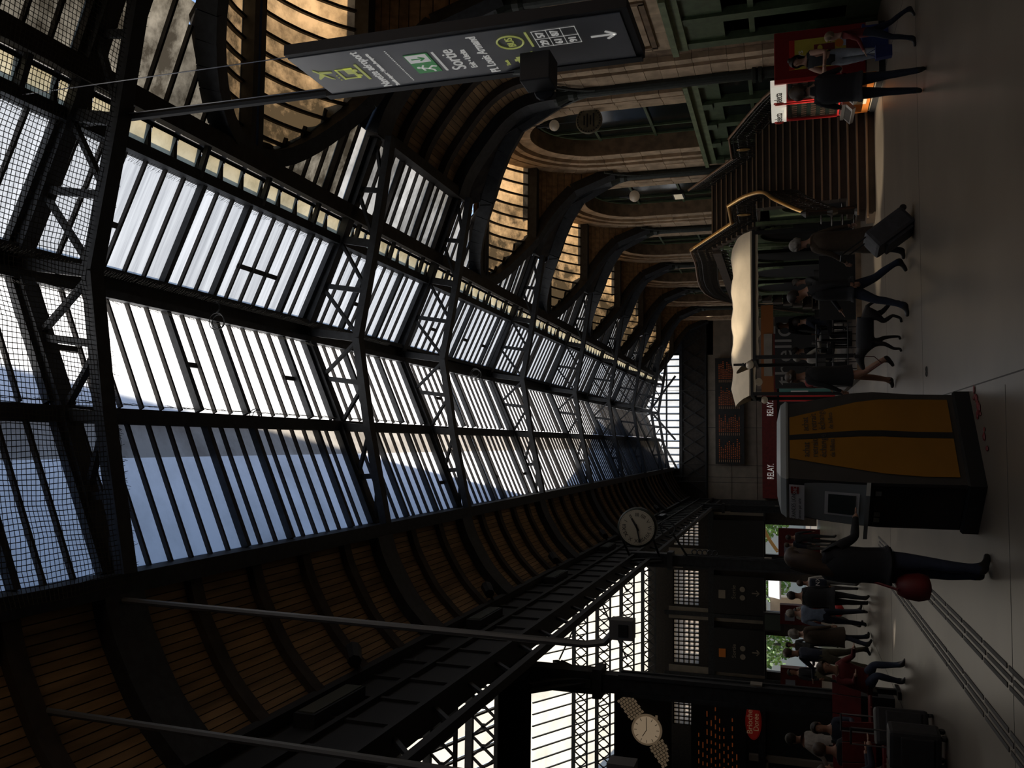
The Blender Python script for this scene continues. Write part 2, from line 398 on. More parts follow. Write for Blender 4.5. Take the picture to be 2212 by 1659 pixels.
def barrel(a, b):
    c = (a + b) / 2; h = (b - a) / 2 - 0.28
    ez = lambda dy: 6.40 + 2.93 * math.sqrt(max(0.0, 1 - (dy / (h + 0.02)) ** 2))
    def xg(dy):
        q = abs(dy) / (0.7 * h)
        return 4.22 + 1.44 * q * q if q <= 1 else 5.66 + (7.72 - 5.66) * min(1, (abs(dy) - 0.7 * h) / (0.3 * h))
    return c, h, ez, xg
dw = thing('window_6', None, None, (4.9, 16, 9.1), kind='structure')
rest = MB(); restb = MB()
for y in pane_rows():
    bb = bay_of(y + PW / 2); x1 = XD
    if bb:
        c, h, ez, xg = barrel(*bb); x1 = min(XD, xg(min(h, abs(y + PW / 2 - c))) + 0.18)
    if x1 - DX0 < 0.12: continue
    gmat = 'glass_dirty' if y < 13.2 else 'glass_grey'
    z1 = prof(x1); z0 = prof(DX0); big = is_raft(y)
    pg = lambda m: m.grid([[(DX0, y, z0), ((DX0 + x1) / 2, y, (z0 + z1) / 2), (x1, y, z1)], [(DX0, y + PW - .004, z0), ((DX0 + x1) / 2, y + PW - .004, (z0 + z1) / 2), (x1, y + PW - .004, z1)]])
    br = lambda m: m.beam((DX0, y, z0 - 0.04), (x1, y, z1 - 0.04), 0.1 if big else 0.036, 0.13 if big else 0.06)
    if NEAR - 1 <= y <= FAR:
        pg(MB()).build('pane', gmat, dw, fix=False); br(MB()).build('rafter' if big else 'glazing_bar', 'iron_brown', dw)
    else: pg(rest); br(restb)
tag(rest.build('far_panes', 'glass_grey', dw, fix=False), kind='stuff'); tag(restb.build('far_bars', 'iron_brown', dw), kind='stuff')

for bi, (a, b) in enumerate(LONG):
    c, h, ez, xg = barrel(a, b)
    w = thing('window_%d' % (7 + bi), None, None, (6, c, 8.5), kind='structure')
    near = bi < 4; allp = MB(); allb = MB(); allw = MB()
    X = 4.30
    while X < WX - 0.02:
        X1 = min(X + 0.33, WX); xm = (X + X1) / 2
        dm = 0.7 * h * min(1.0, math.sqrt(max(0, (xm - 4.22) / 1.44)))
        for s in (-1, 1):
            if dm < 0.3: continue
            ds = [0.14 + (dm - 0.14) * i / 6 for i in range(7)]
            pn = MB().grid([[(xx, c + s * d_, ez(d_)) for d_ in ds] for xx in (X + 0.012, X1 - 0.012)])
            dm2 = 0.7 * h * min(1.0, math.sqrt(max(0, (X - 4.22) / 1.44)))
            bar = MB()
            if dm2 > 0.3:
                dd = [0.1 + (dm2 - 0.1) * i / 6 for i in range(7)]
                for i in range(6): bar.beam((X, c + s * dd[i], ez(dd[i]) - .03), (X, c + s * dd[i + 1], ez(dd[i + 1]) - .03), 0.045, 0.07)
            if near:
                pn.build('pane', 'glass_amber', w, fix=False)
                if bar.v: bar.build('glazing_bar', 'iron_brown', w)
            else: allp.add(pn.v, pn.f); allb.add(bar.v, bar.f)
        X = X1
    if allp.v:
        tag(allp.build('far_panes', 'glass_amber', w, fix=False), kind='stuff'); tag(allb.build('far_bars', 'iron_brown', w), kind='stuff')
    # crown and springing beams
    MB().box(4.2, WX, c - 0.15, c - 0.03, ez(0) - 0.22, ez(0) + 0.03).box(4.2, WX, c + 0.03, c + 0.15, ez(0) - 0.22, ez(0) + 0.03).build('crown_beam', 'iron', w)
    for s in (-1, 1):
        MB().box(5.6, WX, c + s * 0.7 * h - 0.12, c + s * 0.7 * h + 0.12, ez(.7 * h) - 0.2, ez(.7 * h) + 0.06).build('springing_beam', 'iron', w)
        # timber below the springing, board by board
        nb = 9
        for i in range(nb):
            d0 = h * (0.72 + 0.28 * i / nb); d1 = h * (0.72 + 0.28 * (i + 1) / nb) - 0.006
            if i == nb - 1: d1 = h
            z0, z1 = ez(d0), (ez(d1) if i < nb - 1 else 6.40)
            xa, xb = xg(d0), xg(d1)
            q = [(xa, c + s * d0, z0), (WX, c + s * d0, z0), (WX, c + s * d1, z1), (xb, c + s * d1, z1)]
            m = MB().prism(q, (0, s * 0.03, 0.01))
            if bi < 3 and s > 0: m.build('plank', 'wood', w)
            else: allw.add(m.v, m.f)
        # groin rib
        g = MB(); pts = [(xg(h * t), c + s * h * t, ez(h * t)) for t in [i / 14 for i in range(15)]]
        pts[-1] = (7.72, c + s * h, 6.40)
        for p, q in zip(pts[:-1], pts[1:]): g.beam((p[0], p[1], p[2] - 0.08), (q[0], q[1], q[2] - 0.08), 0.26, 0.30)
        # infill between the groin and the slope
        rows = [[(p[0], p[1], p[2]), (p[0], p[1], max(p[2], prof(min(p[0], XD))) if p[0] < XD + 0.1 else p[2])] for p in pts[:11]]
        g.build('groin_rib', 'iron', w)
        MB().grid(rows).build('infill', 'rib_wood', w, fix=False)
        sp = MB(); rr = []
        for i in range(10, 15):
            p = pts[i]; xm_ = (XD + p[0]) / 2; rr.append([(XD, p[1], ZD - 0.02), (xm_, p[1], max(cz(xm_) + .02, (ZD + p[2]) / 2)), (p[0], p[1], p[2])])
        sp.grid(rr).build('infill', 'rib_wood', w, fix=False)
    if allw.v: tag(allw.build('planking', 'wood', w), kind='stuff')
    for s in (-1, 1):
        ds = [h * (0.68 + 0.32 * i / 8) for i in range(9)]
        MB().grid([[((xg(d_) if xx < 6 else xx), c + s * (d_ + 0.07), (ez(d_) if d_ < h * .99 else 6.35) + 0.07) for d_ in ds] for xx in (5.5, WX + 0.1)]).build('backing', 'wood_back', w, fix=False)

# ------------------------------------------------------------------ coves
def cove(x0, z0, x1, z1, n):
    """quarter ellipse from the top edge (x0,z0) down to (x1,z1)"""
    return [(x0 + (x1 - x0) * math.sin(pi / 2 * i / n), z1 + (z0 - z1) * math.cos(pi / 2 * i / n)) for i in range(n + 1)]
def cove_bay(root, cv, ya, yb, near, out):
    n = len(cv) - 1; rest = MB()
    for i in range(n):
        (xa, za), (xb, zb) = cv[i], cv[i + 1]
        t = Vector((xb - xa, 0, zb - za)); gap = t.normalized() * 0.012
        p = [(xa, ya, za), (xa, yb, za), (xb - gap.x, yb, zb - gap.z), (xb - gap.x, ya, zb - gap.z)]
        j = random.uniform(0, 0.006)
        nr = Vector((t.z, 0, -t.x)).normalized() * out
        m = MB().prism([Vector(q) + nr * j for q in p], nr * 0.02)
        if near: m.build('plank', 'wood', root)
        else: rest.add(m.v, m.f)
    if rest.v: tag(rest.build('planking', 'wood', root), kind='stuff')
def rib(root, cv, y, wd, depth, sgn, name='rib', m='rib_wood'):
    g = MB()
    inn = []
    for i, (x, z) in enumerate(cv):
        a, b = cv[max(0, i - 1)], cv[min(len(cv) - 1, i + 1)]
        t = Vector((b[0] - a[0], 0, b[1] - a[1])).normalized(); nr = Vector((t.z, 0, -t.x)) * sgn
        inn.append((x + nr.x * depth, z + nr.z * depth))
    n = len(cv); vs = []
    for (o, i_) in zip(cv, inn): vs += [(o[0], y - wd / 2, o[1]), (o[0], y + wd / 2, o[1]), (i_[0], y + wd / 2, i_[1]), (i_[0], y - wd / 2, i_[1])]
    fs = [(k * 4 + a, k * 4 + (a + 1) % 4, (k + 1) * 4 + (a + 1) % 4, (k + 1) * 4 + a) for k in range(n - 1) for a in range(4)] + [(0, 1, 2, 3), ((n - 1) * 4 + 3, (n - 1) * 4 + 2, (n - 1) * 4 + 1, (n - 1) * 4)]
    g.add(vs, fs).build(name, m, root)
# left
cl = thing('ceiling_left', None, None, (-2.3, 20, 8), kind='structure')
CVL = resample(LCV, 22)
edges = [-5.0] + T + [YE]
for a, b in zip(edges[:-1], edges[1:]):
    cove_bay(cl, CVL, a, b, a in (3.6, 7.7, 14.0), 1)
    nr = 4 if b - a > 5 else 2
    for i in range(1, nr + 1): rib(cl, CVL[::2], a + (b - a) * i / (nr + 1), 0.21, 0.10, -1)
for y in T: rib(cl, CVL[::2], y, 0.58, 0.18, -1, 'main_rib', 'iron')
MB().grid([[(x - 0.08, yy, z + 0.1) for (x, z) in CVL] for yy in (-5, YE)]).build('backing', 'wood_back', cl, fix=False)
# right, short bays only
cr = thing('ceiling_right', None, None, (6.6, 16, 7.5), kind='structure')
CVR = resample(RCV, 30)
for a, b in SHORT:
    cove_bay(cr, CVR, a, b, True, -1)
    for i in range(1, 4): rib(cr, CVR[::2], a + (b - a) * i / 4, 0.20, 0.16, 1)
    MB().grid([[(x + 0.08, yy, z + 0.06) for (x, z) in CVR] for yy in (a, b)]).build('backing', 'wood_back', cr, fix=False)
for y in T: rib(cr, CVR[::2], y, 0.50, 0.26, 1, 'main_rib', 'iron')
for a, b in SHORT: MB().box(XD - 0.10, XD + 0.12, a - .2, b + .2, ZD - 0.24, ZD - 0.02).build('eaves_beam', 'iron_brown', cr)
# shells outside (roof covering) so that no daylight leaks past the timber
sh = MB().box(WX + 0.0, WX + 0.15, -6, T[1], 6.0, 9.6)
for a, b in SHORT: sh.box(XD + 0.1, WX + 0.2, a - 0.3, b + 0.3, 8.98, 9.03)
for y in T: sh.box(5.55, WX + .2, y - .95, y + .95, 9.40, 9.44)
ro = sh.build('roof_cover', 'wood_back'); tag(ro, kind='structure')

# ------------------------------------------------------------------ trusses
UP = [(XL, ZL - 0.04), (XM, ZM - 0.12), (XA - 0.1, ZA - 0.15), (XG, ZG - 0.12), (XD - 0.1, ZD - 0.12)]
LO = [(XL + 0.1, 8.40), (0.21, 8.76), (1.85, 9.03), (3.55, 8.74), (XD - 0.1, 8.46)]
def truss(y, label):
    t = thing('roof_truss', label, 'truss', (2, y, 8.4), 'lattice trusses under the glass roof')
    u = MB(); l = MB()
    for (p, q) in zip(UP[:-1], UP[1:]): u.beam((p[0], y, p[1]), (q[0], y, q[1]), 0.20, 0.14)
    for (p, q) in zip(LO[:-1], LO[1:]): l.beam((p[0], y, p[1]), (q[0], y, q[1]), 0.20, 0.13)
    u.build('upper_chord', 'iron', t); l.build('lower_chord', 'iron', t)
    for i in range(4):
        mid = lambda P, s: (P[i][0] + (P[i+1][0] - P[i][0]) * s, y, P[i][1] + (P[i+1][1] - P[i][1]) * s)
        a, b = mid(LO, 0.5), mid(UP, 0.5)
        MB().beam(a, b, 0.06, 0.09, (1, 0, 0)).build('post', 'iron', t)
        if i in (0, 1): d1 = (mid(UP, 0.02), mid(LO, 0.48)); d2 = (mid(UP, 0.52) if i == 1 else mid(LO, 0.98), mid(LO, 0.98) if i == 1 else mid(UP, 0.52))
        else: d1 = (mid(LO, 0.02), mid(UP, 0.48)); d2 = (mid(LO, 0.52), mid(UP, 0.98))
        MB().beam(*d1, 0.05, 0.09, (0, 1, 0)).build('diagonal', 'iron', t); MB().beam(*d2, 0.05, 0.09, (0, 1, 0)).build('diagonal', 'iron', t)
    for i in (1, 2, 3):
        MB().beam((LO[i][0], y, LO[i][1]), (UP[i][0], y, UP[i][1]), 0.08, 0.14, (1, 0, 0)).build('post', 'iron', t)
    return t
for k, y in enumerate(T[1:] + [52.4]):
    truss(y, ['nearest iron roof truss, with the edge of the bird netting tied along its lower chord', 'second lattice roof truss from the camera, above the end of the first amber dormer', 'third lattice roof truss, above the iron column beside the vending machines', 'fourth lattice roof truss from the camera, past the second amber dormer', 'fifth lattice roof truss from the camera', 'sixth lattice roof truss from the camera', 'seventh lattice roof truss from the camera', 'eighth roof truss, second from the far gable', 'last small roof truss before the glazed far gable'][k])

# bird netting below the first bay
nb = MB(); st = 0.052
def nz(x, y): return 8.36 + 0.20 * (x - XL) if x < 1.9 else 9.03 - 0.155 * (x - 1.85)
def sag(x, y): return nz(x, y) - 0.10 * math.sin(max(0, (7.75 - y)) / 3.0 * pi) * (0.6 + 0.4 * math.sin(x * 2.1)) + 0.012 * math.sin(9 * x + 3 * y)
x = XL
while x < 6.3:
    ys = [4.9 + 0.29 * i for i in range(11)]
    for y0, y1 in zip(ys[:-1], ys[1:]):
        o = 0.012 * math.sin(5 * y0 + x * 7); o1 = 0.012 * math.sin(5 * y1 + x * 7)
        nb.add([(x + o, y0, sag(x, y0)), (x + o + 0.0085, y0, sag(x, y0)), (x + o1 + 0.0085, y1, sag(x, y1)), (x + o1, y1, sag(x, y1))], [(0, 1, 2, 3)])
    x += st
y = 4.9
while y < 7.82:
    xs = [XL + 0.3 * i for i in range(27)]
    for x0, x1 in zip(xs[:-1], xs[1:]):
        o = 0.012 * math.sin(6 * x0 + y * 5); o1 = 0.012 * math.sin(6 * x1 + y * 5)
        nb.add([(x0, y + o, sag(x0, y)), (x0, y + o + 0.0085, sag(x0, y)), (x1, y + o1 + 0.0085, sag(x1, y)), (x1, y + o1, sag(x1, y))], [(0, 1, 2, 3)])
    y += st
for i in range(220):
    x = random.uniform(XL, 5.4); z = sag(x, 7.75)
    nb.tube([(x, 7.8, z), (x + random.uniform(-.03, .03), 7.8 + random.uniform(.02, .07), z - random.uniform(-.02, .05))], 0.003, 3, caps=False)
tag(nb.build('bird_net', 'net', fix=False), 'dark bird netting stretched under the nearest roof bay', 'net', kind='stuff')

# loops of spare cable on the purlins
for k, (x, y, z, r) in enumerate([(1.75, 10.9, 9.75, 0.13), (2.0, 11.1, 9.95, 0.09), (0.36, 11.3, 9.30, 0.10), (1.8, 21.8, 9.6, 0.16), (1.9, 22.3, 9.8, 0.12)]):
    m = MB()
    for j in range(2): m.tube([(x + (r - .02 * j) * math.cos(t), y + 0.05 * j, z + (r - .02 * j) * math.sin(t)) for t in [2 * pi * i / 16 for i in range(17)]], 0.008, 4, caps=False)
    tag(m.build('cable_coil', 'black'), ['larger coil of cable hanging under the ridge in the first bay', 'smaller coil of cable beside the larger one under the first bay ridge', 'cable coil on the purlin left of the ridge in the first bay', 'lower cable coil under the ridge past the third truss', 'upper cable coil under the ridge past the third truss'][k], 'cable')
# ------------------------------------------------------------------ right wall: stone arches over green shopfronts
wr = thing('wall_right', None, None, (WX, 20, 0), kind='structure')
SPR = 6.40
def arch_path(c, h, off, zb=3.75, n=26):
    """points (y,z) of the arch line at distance off inside the outer edge"""
    a, b = h + 0.28 - off, 3.06 - off
    pts = []
    for i in range(5): pts.append((c + a, zb + (SPR - zb) * i / 5))
    for i in range(n + 1):
        t = pi * i / n; pts.append((c + a * math.cos(t), SPR + b * math.sin(t)))
    for i in range(1, 6): pts.append((c - a, SPR - (SPR - zb) * i / 5))
    return pts
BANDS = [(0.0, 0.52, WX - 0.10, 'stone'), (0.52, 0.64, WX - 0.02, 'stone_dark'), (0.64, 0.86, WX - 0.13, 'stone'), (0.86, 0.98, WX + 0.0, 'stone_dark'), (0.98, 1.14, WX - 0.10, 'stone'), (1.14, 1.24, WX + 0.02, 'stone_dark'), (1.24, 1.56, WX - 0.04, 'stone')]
IN = 1.56; DEEP = 0.42
for bi, (a, b) in enumerate(LONG):
    c = (a + b) / 2; h = (b - a) / 2 - 0.28; rest = {}
    for (o0, o1, xf, m) in BANDS:
        P0, P1 = arch_path(c, h, o0), arch_path(c, h, o1)
        for i in range(len(P0) - 1):
            j = random.uniform(-0.006, 0.006); g = 0.012
            lerp = lambda p, q, t: (p[0] + (q[0] - p[0]) * t, p[1] + (q[1] - p[1]) * t)
            A, B = lerp(P0[i], P0[i+1], g), lerp(P0[i], P0[i+1], 1 - g); C_, D_ = lerp(P1[i], P1[i+1], 1 - g), lerp(P1[i], P1[i+1], g)
            q = [(xf + j, *A), (xf + j, *B), (xf + j, *C_), (xf + j, *D_)]
            mb = MB().prism(q, (0.4, 0, 0))
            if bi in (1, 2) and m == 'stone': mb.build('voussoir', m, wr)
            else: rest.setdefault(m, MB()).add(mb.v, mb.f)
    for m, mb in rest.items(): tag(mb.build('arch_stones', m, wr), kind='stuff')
    # mortar bed, deep reveal and the glazed back
    P0, P1 = arch_path(c, h, 0.02), arch_path(c, h, IN)
    MB().grid([[(WX + 0.06, *p) for p in P0], [(WX + 0.06, *p) for p in P1]]).build('mortar', 'joint', wr, fix=False)
    P1 = arch_path(c, h, IN + .012)
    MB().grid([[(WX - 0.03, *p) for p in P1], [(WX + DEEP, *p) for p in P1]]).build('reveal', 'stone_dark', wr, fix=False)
    P2 = arch_path(c, h, IN - .1)
    poly = [(WX + DEEP, *p) for p in P2]
    MB().prism(poly, (0.1, 0, 0)).build('arch_glass', 'dark_glass', wr, fix=False)
    hh = h + 0.28 - IN
    fr = MB()
    P3 = arch_path(c, h, IN + .16)
    for i in range(len(P3) - 1): fr.beam((WX + DEEP - .03, *P3[i]), (WX + DEEP - .03, *P3[i+1]), 0.05, 0.06)
    for yy in (-0.5, 0.5): fr.box(WX + DEEP - .06, WX + DEEP - .005, c + yy * hh - 0.03, c + yy * hh + 0.03, 3.75, SPR + 1.1)
    for zz in (4.9, 6.40): fr.box(WX + DEEP - .06, WX + DEEP - .005, c - hh, c + hh, zz - 0.035, zz + 0.035)
    fr.build('window_frame', 'green', wr)
    # wall behind and below: floor slab edge of the upper storey
    MB().box(WX + DEEP + .12, WX + 1.6, a, b, 0, 9.6).build('backing', 'wood_back', wr)
    # shopfront
    sf = MB(); sg = MB(); sc = MB()
    sc.box(WX - 0.12, WX + 0.3, a + 0.3, b - 0.3, 3.42, 3.75).box(WX - 0.22, WX + 0.3, a + 0.3, b - 0.3, 3.62, 3.72)
    sf.box(WX + 0.0, WX + 0.25, a + 0.3, b - 0.3, 3.0, 3.42)
    nb = 4
    for i in range(nb + 1):
        yy = a + 0.45 + (b - a - 0.9) * i / nb; sf.box(WX - 0.08, WX + 0.2, yy - 0.13, yy + 0.13, 0, 3.42)
        sf.box(WX - 0.12, WX - 0.04, yy - 0.16, yy + 0.16, 3.2, 3.42).box(WX - 0.12, WX - 0.04, yy - 0.16, yy + 0.16, 0, 0.4)
    sf.box(WX + 0.02, WX + 0.2, a + 0.4, b - 0.4, 0, 0.5).box(WX + 0.02, WX + 0.15, a + 0.4, b - 0.4, 2.3, 2.38)
    sg.box(WX + 0.1, WX + 0.16, a + 0.4, b - 0.4, 0.5, 3.0)
    sc.build('cornice', 'green_light', wr); sf.build('shopfront', 'green', wr); sg.build('shop_glass', 'dark_glass', wr)
    for s in (-1, 1):
        yy = (a + 0.02) if s < 0 else (b - 0.02)
        for k in range(11):
            MB().box(WX - 0.10, WX + 0.4, min(yy, yy - s * 0.42), max(yy, yy - s * 0.42), k * 0.34 + 0.004, k * 0.34 + 0.336).build('stone_block', 'stone', wr)
# short bays: ashlar pier, moulded panel, shopfront
for si, (a, b) in enumerate(SHORT):
    z = 0.0; k = 0
    MB().box(WX + 0.06, WX + 0.5, a, b, 0, 9.0).build('backing', 'joint', wr)
    while z < 6.35:
        z1 = min(z + 0.34, 6.40)
        cuts = [b - 0.02, b - 0.50, b - 0.98]
        for y1, y0, xf in ((b - 0.02, b - 0.60, WX - 0.14), (b - 0.60, b - 0.74, WX - 0.06), (b - 0.74, b - 0.95, WX - 0.14), (b - 0.95, b - 1.25, WX - 0.02), (a + 0.60, a + 0.02, WX - 0.14)):
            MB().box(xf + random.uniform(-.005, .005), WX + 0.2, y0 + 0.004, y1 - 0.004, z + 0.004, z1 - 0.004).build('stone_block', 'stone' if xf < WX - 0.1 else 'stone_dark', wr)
        z = z1
    # upper panel
    y0, y1 = a + 0.62, b - 1.27
    z = 3.75
    while z < 6.3:
        n = 3
        for i in range(n):
            MB().box(WX - 0.04, WX + 0.2, y0 + (y1 - y0) * i / n + .004, y0 + (y1 - y0) * (i + 1) / n - .004, z + .004, z + 0.37 - .004).build('stone_block', 'stone', wr)
        z += 0.385
    pm = MB()
    for (p, q) in (((y0 + .2, 4.05), (y1 - .2, 4.05)), ((y0 + .2, 5.75), (y1 - .2, 5.75))): pm.box(WX - 0.09, WX, p[0], q[0], p[1] - .05, p[1] + .05)
    for yy in (y0 + .2, y1 - .2): pm.box(WX - 0.09, WX, yy - .05, yy + .05, 4.0, 5.8)
    pm.build('panel_moulding', 'stone_dark', wr)
    sc = MB().box(WX - 0.12, WX + 0.3, y0, y1, 3.42, 3.75).box(WX - 0.22, WX + 0.3, y0, y1, 3.6, 3.72); sc.build('cornice', 'green_light', wr)
    sf = MB().box(WX - 0.04, WX + 0.2, y0, y1, 2.7, 3.42)
    for yy in (y0 + .12, (y0 + y1) / 2, y1 - .12): sf.box(WX - 0.1, WX + 0.2, yy - .12, yy + .12, 0, 3.42)
    sf.box(WX - 0.02, WX + 0.2, y0, y1, 0, 0.55).box(WX - 0.02, WX + 0.15, y0, y1, 2.15, 2.25); sf.build('shopfront', 'green', wr)
    MB().box(WX + 0.06, WX + 0.12, y0, y1, 0.5, 2.8).build('shop_glass', 'dark_glass', wr)
    MB().box(WX - 0.20, WX + 0.3, a, b, 6.38, 6.50).box(WX - 0.26, WX + 0.3, a, b, 6.46, 6.56).build('string_course', 'stone', wr)
MB().box(WX - 0.02, WX + 0.4, -8, 3.6, 0, 9.6).build('plain_wall', 'stone', wr)

# round emblem hung in the first arch, wall globes and small framed lamp
em = thing('round_emblem', 'round pale lettered emblem hanging in the large arched window', 'sign', (7.55, 19.5, 6.02))
MB().lathe([(0.02, 0), (0.30, 0), (0.32, 0.02), (0.32, 0.05), (0.02, 0.05)], (7.58, 19.5, 6.02), 24, 'y').build('disc', mat('emblem', (0.16, 0.14, 0.09), 0.6, var=0.25, scale=8), em)
mr = MB()
for i in range(26):
    t = 2 * pi * i / 26; mr.cbox((7.58 + 0.27 * math.cos(t), 19.495, 6.02 + 0.27 * math.sin(t)), (0.03, 0.012, 0.03))
for i in range(4): mr.cbox((7.58, 19.495, 6.13 - 0.075 * i), (0.32 if i % 2 else 0.22, 0.012, 0.035))
MB().tube([(7.58, 19.52, 6.3), (7.58, 19.52, 7.6)], .012, 4).build('hanger', 'iron', em)
mr.build('lettering', 'black', em)
def globe(loc, r, label):
    t = thing('globe_lamp', label, 'lamp', loc, 'wall globe lamps')
    MB().ell(loc, (r, r, r * 0.92), 14, 9).build('globe', 'opal', t, smooth=True)
    MB().lathe([(r * .5, 0), (r * .45, .06), (.03, .1), (.03, .3)], (loc[0], loc[1], loc[2] + r * 0.8), 10).build('cap', 'iron', t)
mat('opal', (0.55, 0.46, 0.36), 0.3, emit=(1, 0.8, 0.55, 0.03))
globe((7.42, 19.2, 6.78), 0.13, 'opal globe lamp hanging at the top of the first stone arch')
globe((7.25, 24.9, 5.85), 0.17, 'opal globe lamp hanging in the second stone arch')
fl_ = thing('framed_lamp', 'small lit framed notice on the wall above the upper stair flight', 'lamp', (7.65, 26.5, 4.7))
MB().box(7.6, 7.72, 26.2, 26.8, 4.58, 4.93).build('frame', 'black', fl_); MB().box(7.58, 7.61, 26.26, 26.74, 4.63, 4.88).build('panel', mat('lit', (.5, .42, .3), .5, emit=(1, .85, .6, .25)), fl_)

# iron columns against the wall
def iron_column(x, y, ztop, r, label, brk):
    t = thing('iron_column', label, 'column', (x, y, 0), 'iron columns', 'structure')
    MB().lathe([(r*1.7, 0), (r*1.7, .25), (r*1.3, .32), (r*1.25, .9), (r*1.05, 1.0), (r, 1.1), (r*.92, ztop - .5), (r*1.0, ztop - .45)], (x, y, 0), 14).build('shaft', 'iron_green', t, smooth=False)
    for z in (2.1, 2.22): MB().lathe([(r*1.0, -.05), (r*1.5, -.03), (r*1.55, .03), (r*1.0, .05)], (x, y, z), 14).build('collar', 'iron_green', t)
    MB().lathe([(r*1.0, -.5), (r*1.2, -.42), (r*1.1, -.3), (r*1.9, -.06), (r*1.9, 0)], (x, y, ztop), 12).build('capital', 'iron_green', t)
    if brk:
        m = MB()
        for s in (-1, 1):
            pts = [(x + brk * 0.02, y + s * (.12 + .5 * (i / 8) ** 1.6), ztop - .9 + .95 * i / 8) for i in range(9)]
            m.tube(pts, 0.035, 5)
            m.tube([(x, y + s * (.3 + .11 * math.cos(q)), ztop - .25 + .11 * math.sin(q)) for q in [i * pi / 5 for i in range(11)]], .02, 4)
        m.build('bracket', 'iron_green', t)
    return t
ordn = ['beside the near shopfront', 'at the right picture edge beyond the near shopfront', 'rising behind the vending machines', 'beyond the first stone arch', 'beyond the second stone arch', 'beyond the third stone arch', 'beyond the fourth stone arch', 'beyond the fifth stone arch', 'last before the end wall']
for i, y in enumerate(T): iron_column(7.66, y - 0.02, 6.45, 0.13, 'dark green iron wall column ' + ordn[i], -1)

# ------------------------------------------------------------------ left colonnade and frieze
LC = [(LX, -0.8), (-4.36, 16.0), (LX, 26.3), (LX, 48.8)]
lo = ['left colonnade column behind the camera', 'massive black iron column beside the watch advertisement', 'black iron column carrying the double-faced clock', 'farthest black iron column of the left colonnade']
LX0 = LX
for i, (LX, y) in enumerate(LC):
    t = thing('colonnade_column', lo[i], 'column', (LX, y, 0), 'left colonnade columns', 'structure')
    MB().box(LX - .22, LX + .22, y - .22, y + .22, 0, .9).box(LX - .16, LX + .16, y - .15, y + .15, .9, 5.0).box(LX - .19, LX - .12, y - .19, y - .12, .9, 4.6).box(LX + .12, LX + .19, y - .19, y - .12, .9, 4.6).box(LX + .12, LX + .19, y + .12, y + .19, .9, 4.6).build('shaft', 'iron', t)
    MB().box(LX - .26, LX + .26, y - .26, y + .26, 4.9, 5.06).box(LX - .2, LX + .2, y - .2, y + .2, 5.06, 9.6 if LX < -4 else 6.15).build('capital', 'iron', t)
    MB().box(LX + .19, LX + .215, y - .11, y + .11, 2.1, 2.3).build('notice', 'plaster', t)
    for s in (-1, 1):
        m = MB(); pts = [(LX, y + s * (.2 + .7 * (i_ / 8) ** 1.8), 5.1 + .95 * i_ / 8) for i_ in range(9)]
        for p, q in zip(pts[:-1], pts[1:]): m.beam(p, q, .16, .12)
        m.build('bracket', 'iron', t)
        m = MB().prism([(LX - .02, y + s * .2, 5.1), (LX - .02, y + s * .2, 6.0), (LX - .02, y + s * 1.2, 6.0), (LX - .02, y + s * .6, 5.45)], (.04, 0, 0)); m.build('gusset', 'iron', t)
LX = LX0
wl = thing('wall_left', None, None, (LX, 20, 5.6), kind='structure')
MB().box(LX - .12, LX + .05, -6, YE, 6.07, 7.6).build('frieze', 'iron_black', wl)
MB().box(LX - .2, LX + .22, -6, YE, 7.36, 7.50).box(LX - .2, LX + .12, -6, YE, 6.78, 6.86).build('moulding', 'iron_black', wl)
MB().box(LX - .22, LX + .16, -6, YE, 6.02, 6.10).build('bottom_flange', 'iron_black', wl)
pm = MB().box(-.03, .03, -.04, .04, 6.1, 7.36).mesh('stiffener'); pm.materials.append(MATS['iron_black'])
y = 3.0
while y < YE:
    link('stiffener', pm, wl, (LX + .06, y, 0)); y += 0.95
# lower member below the frieze, tied up to it
MB().box(LX - .07, LX + .07, -6, YE, 5.53, 5.64).build('lower_member', 'iron_black', wl)
tm_ = MB().beam((0, 0, 5.64), (0, .45, 6.02), .05, .06).mesh('tie'); tm_.materials.append(MATS['iron'])
y = 4.0
while y < YE - 1:
    link('tie', tm_, wl, (LX, y, 0)); y += 1.24
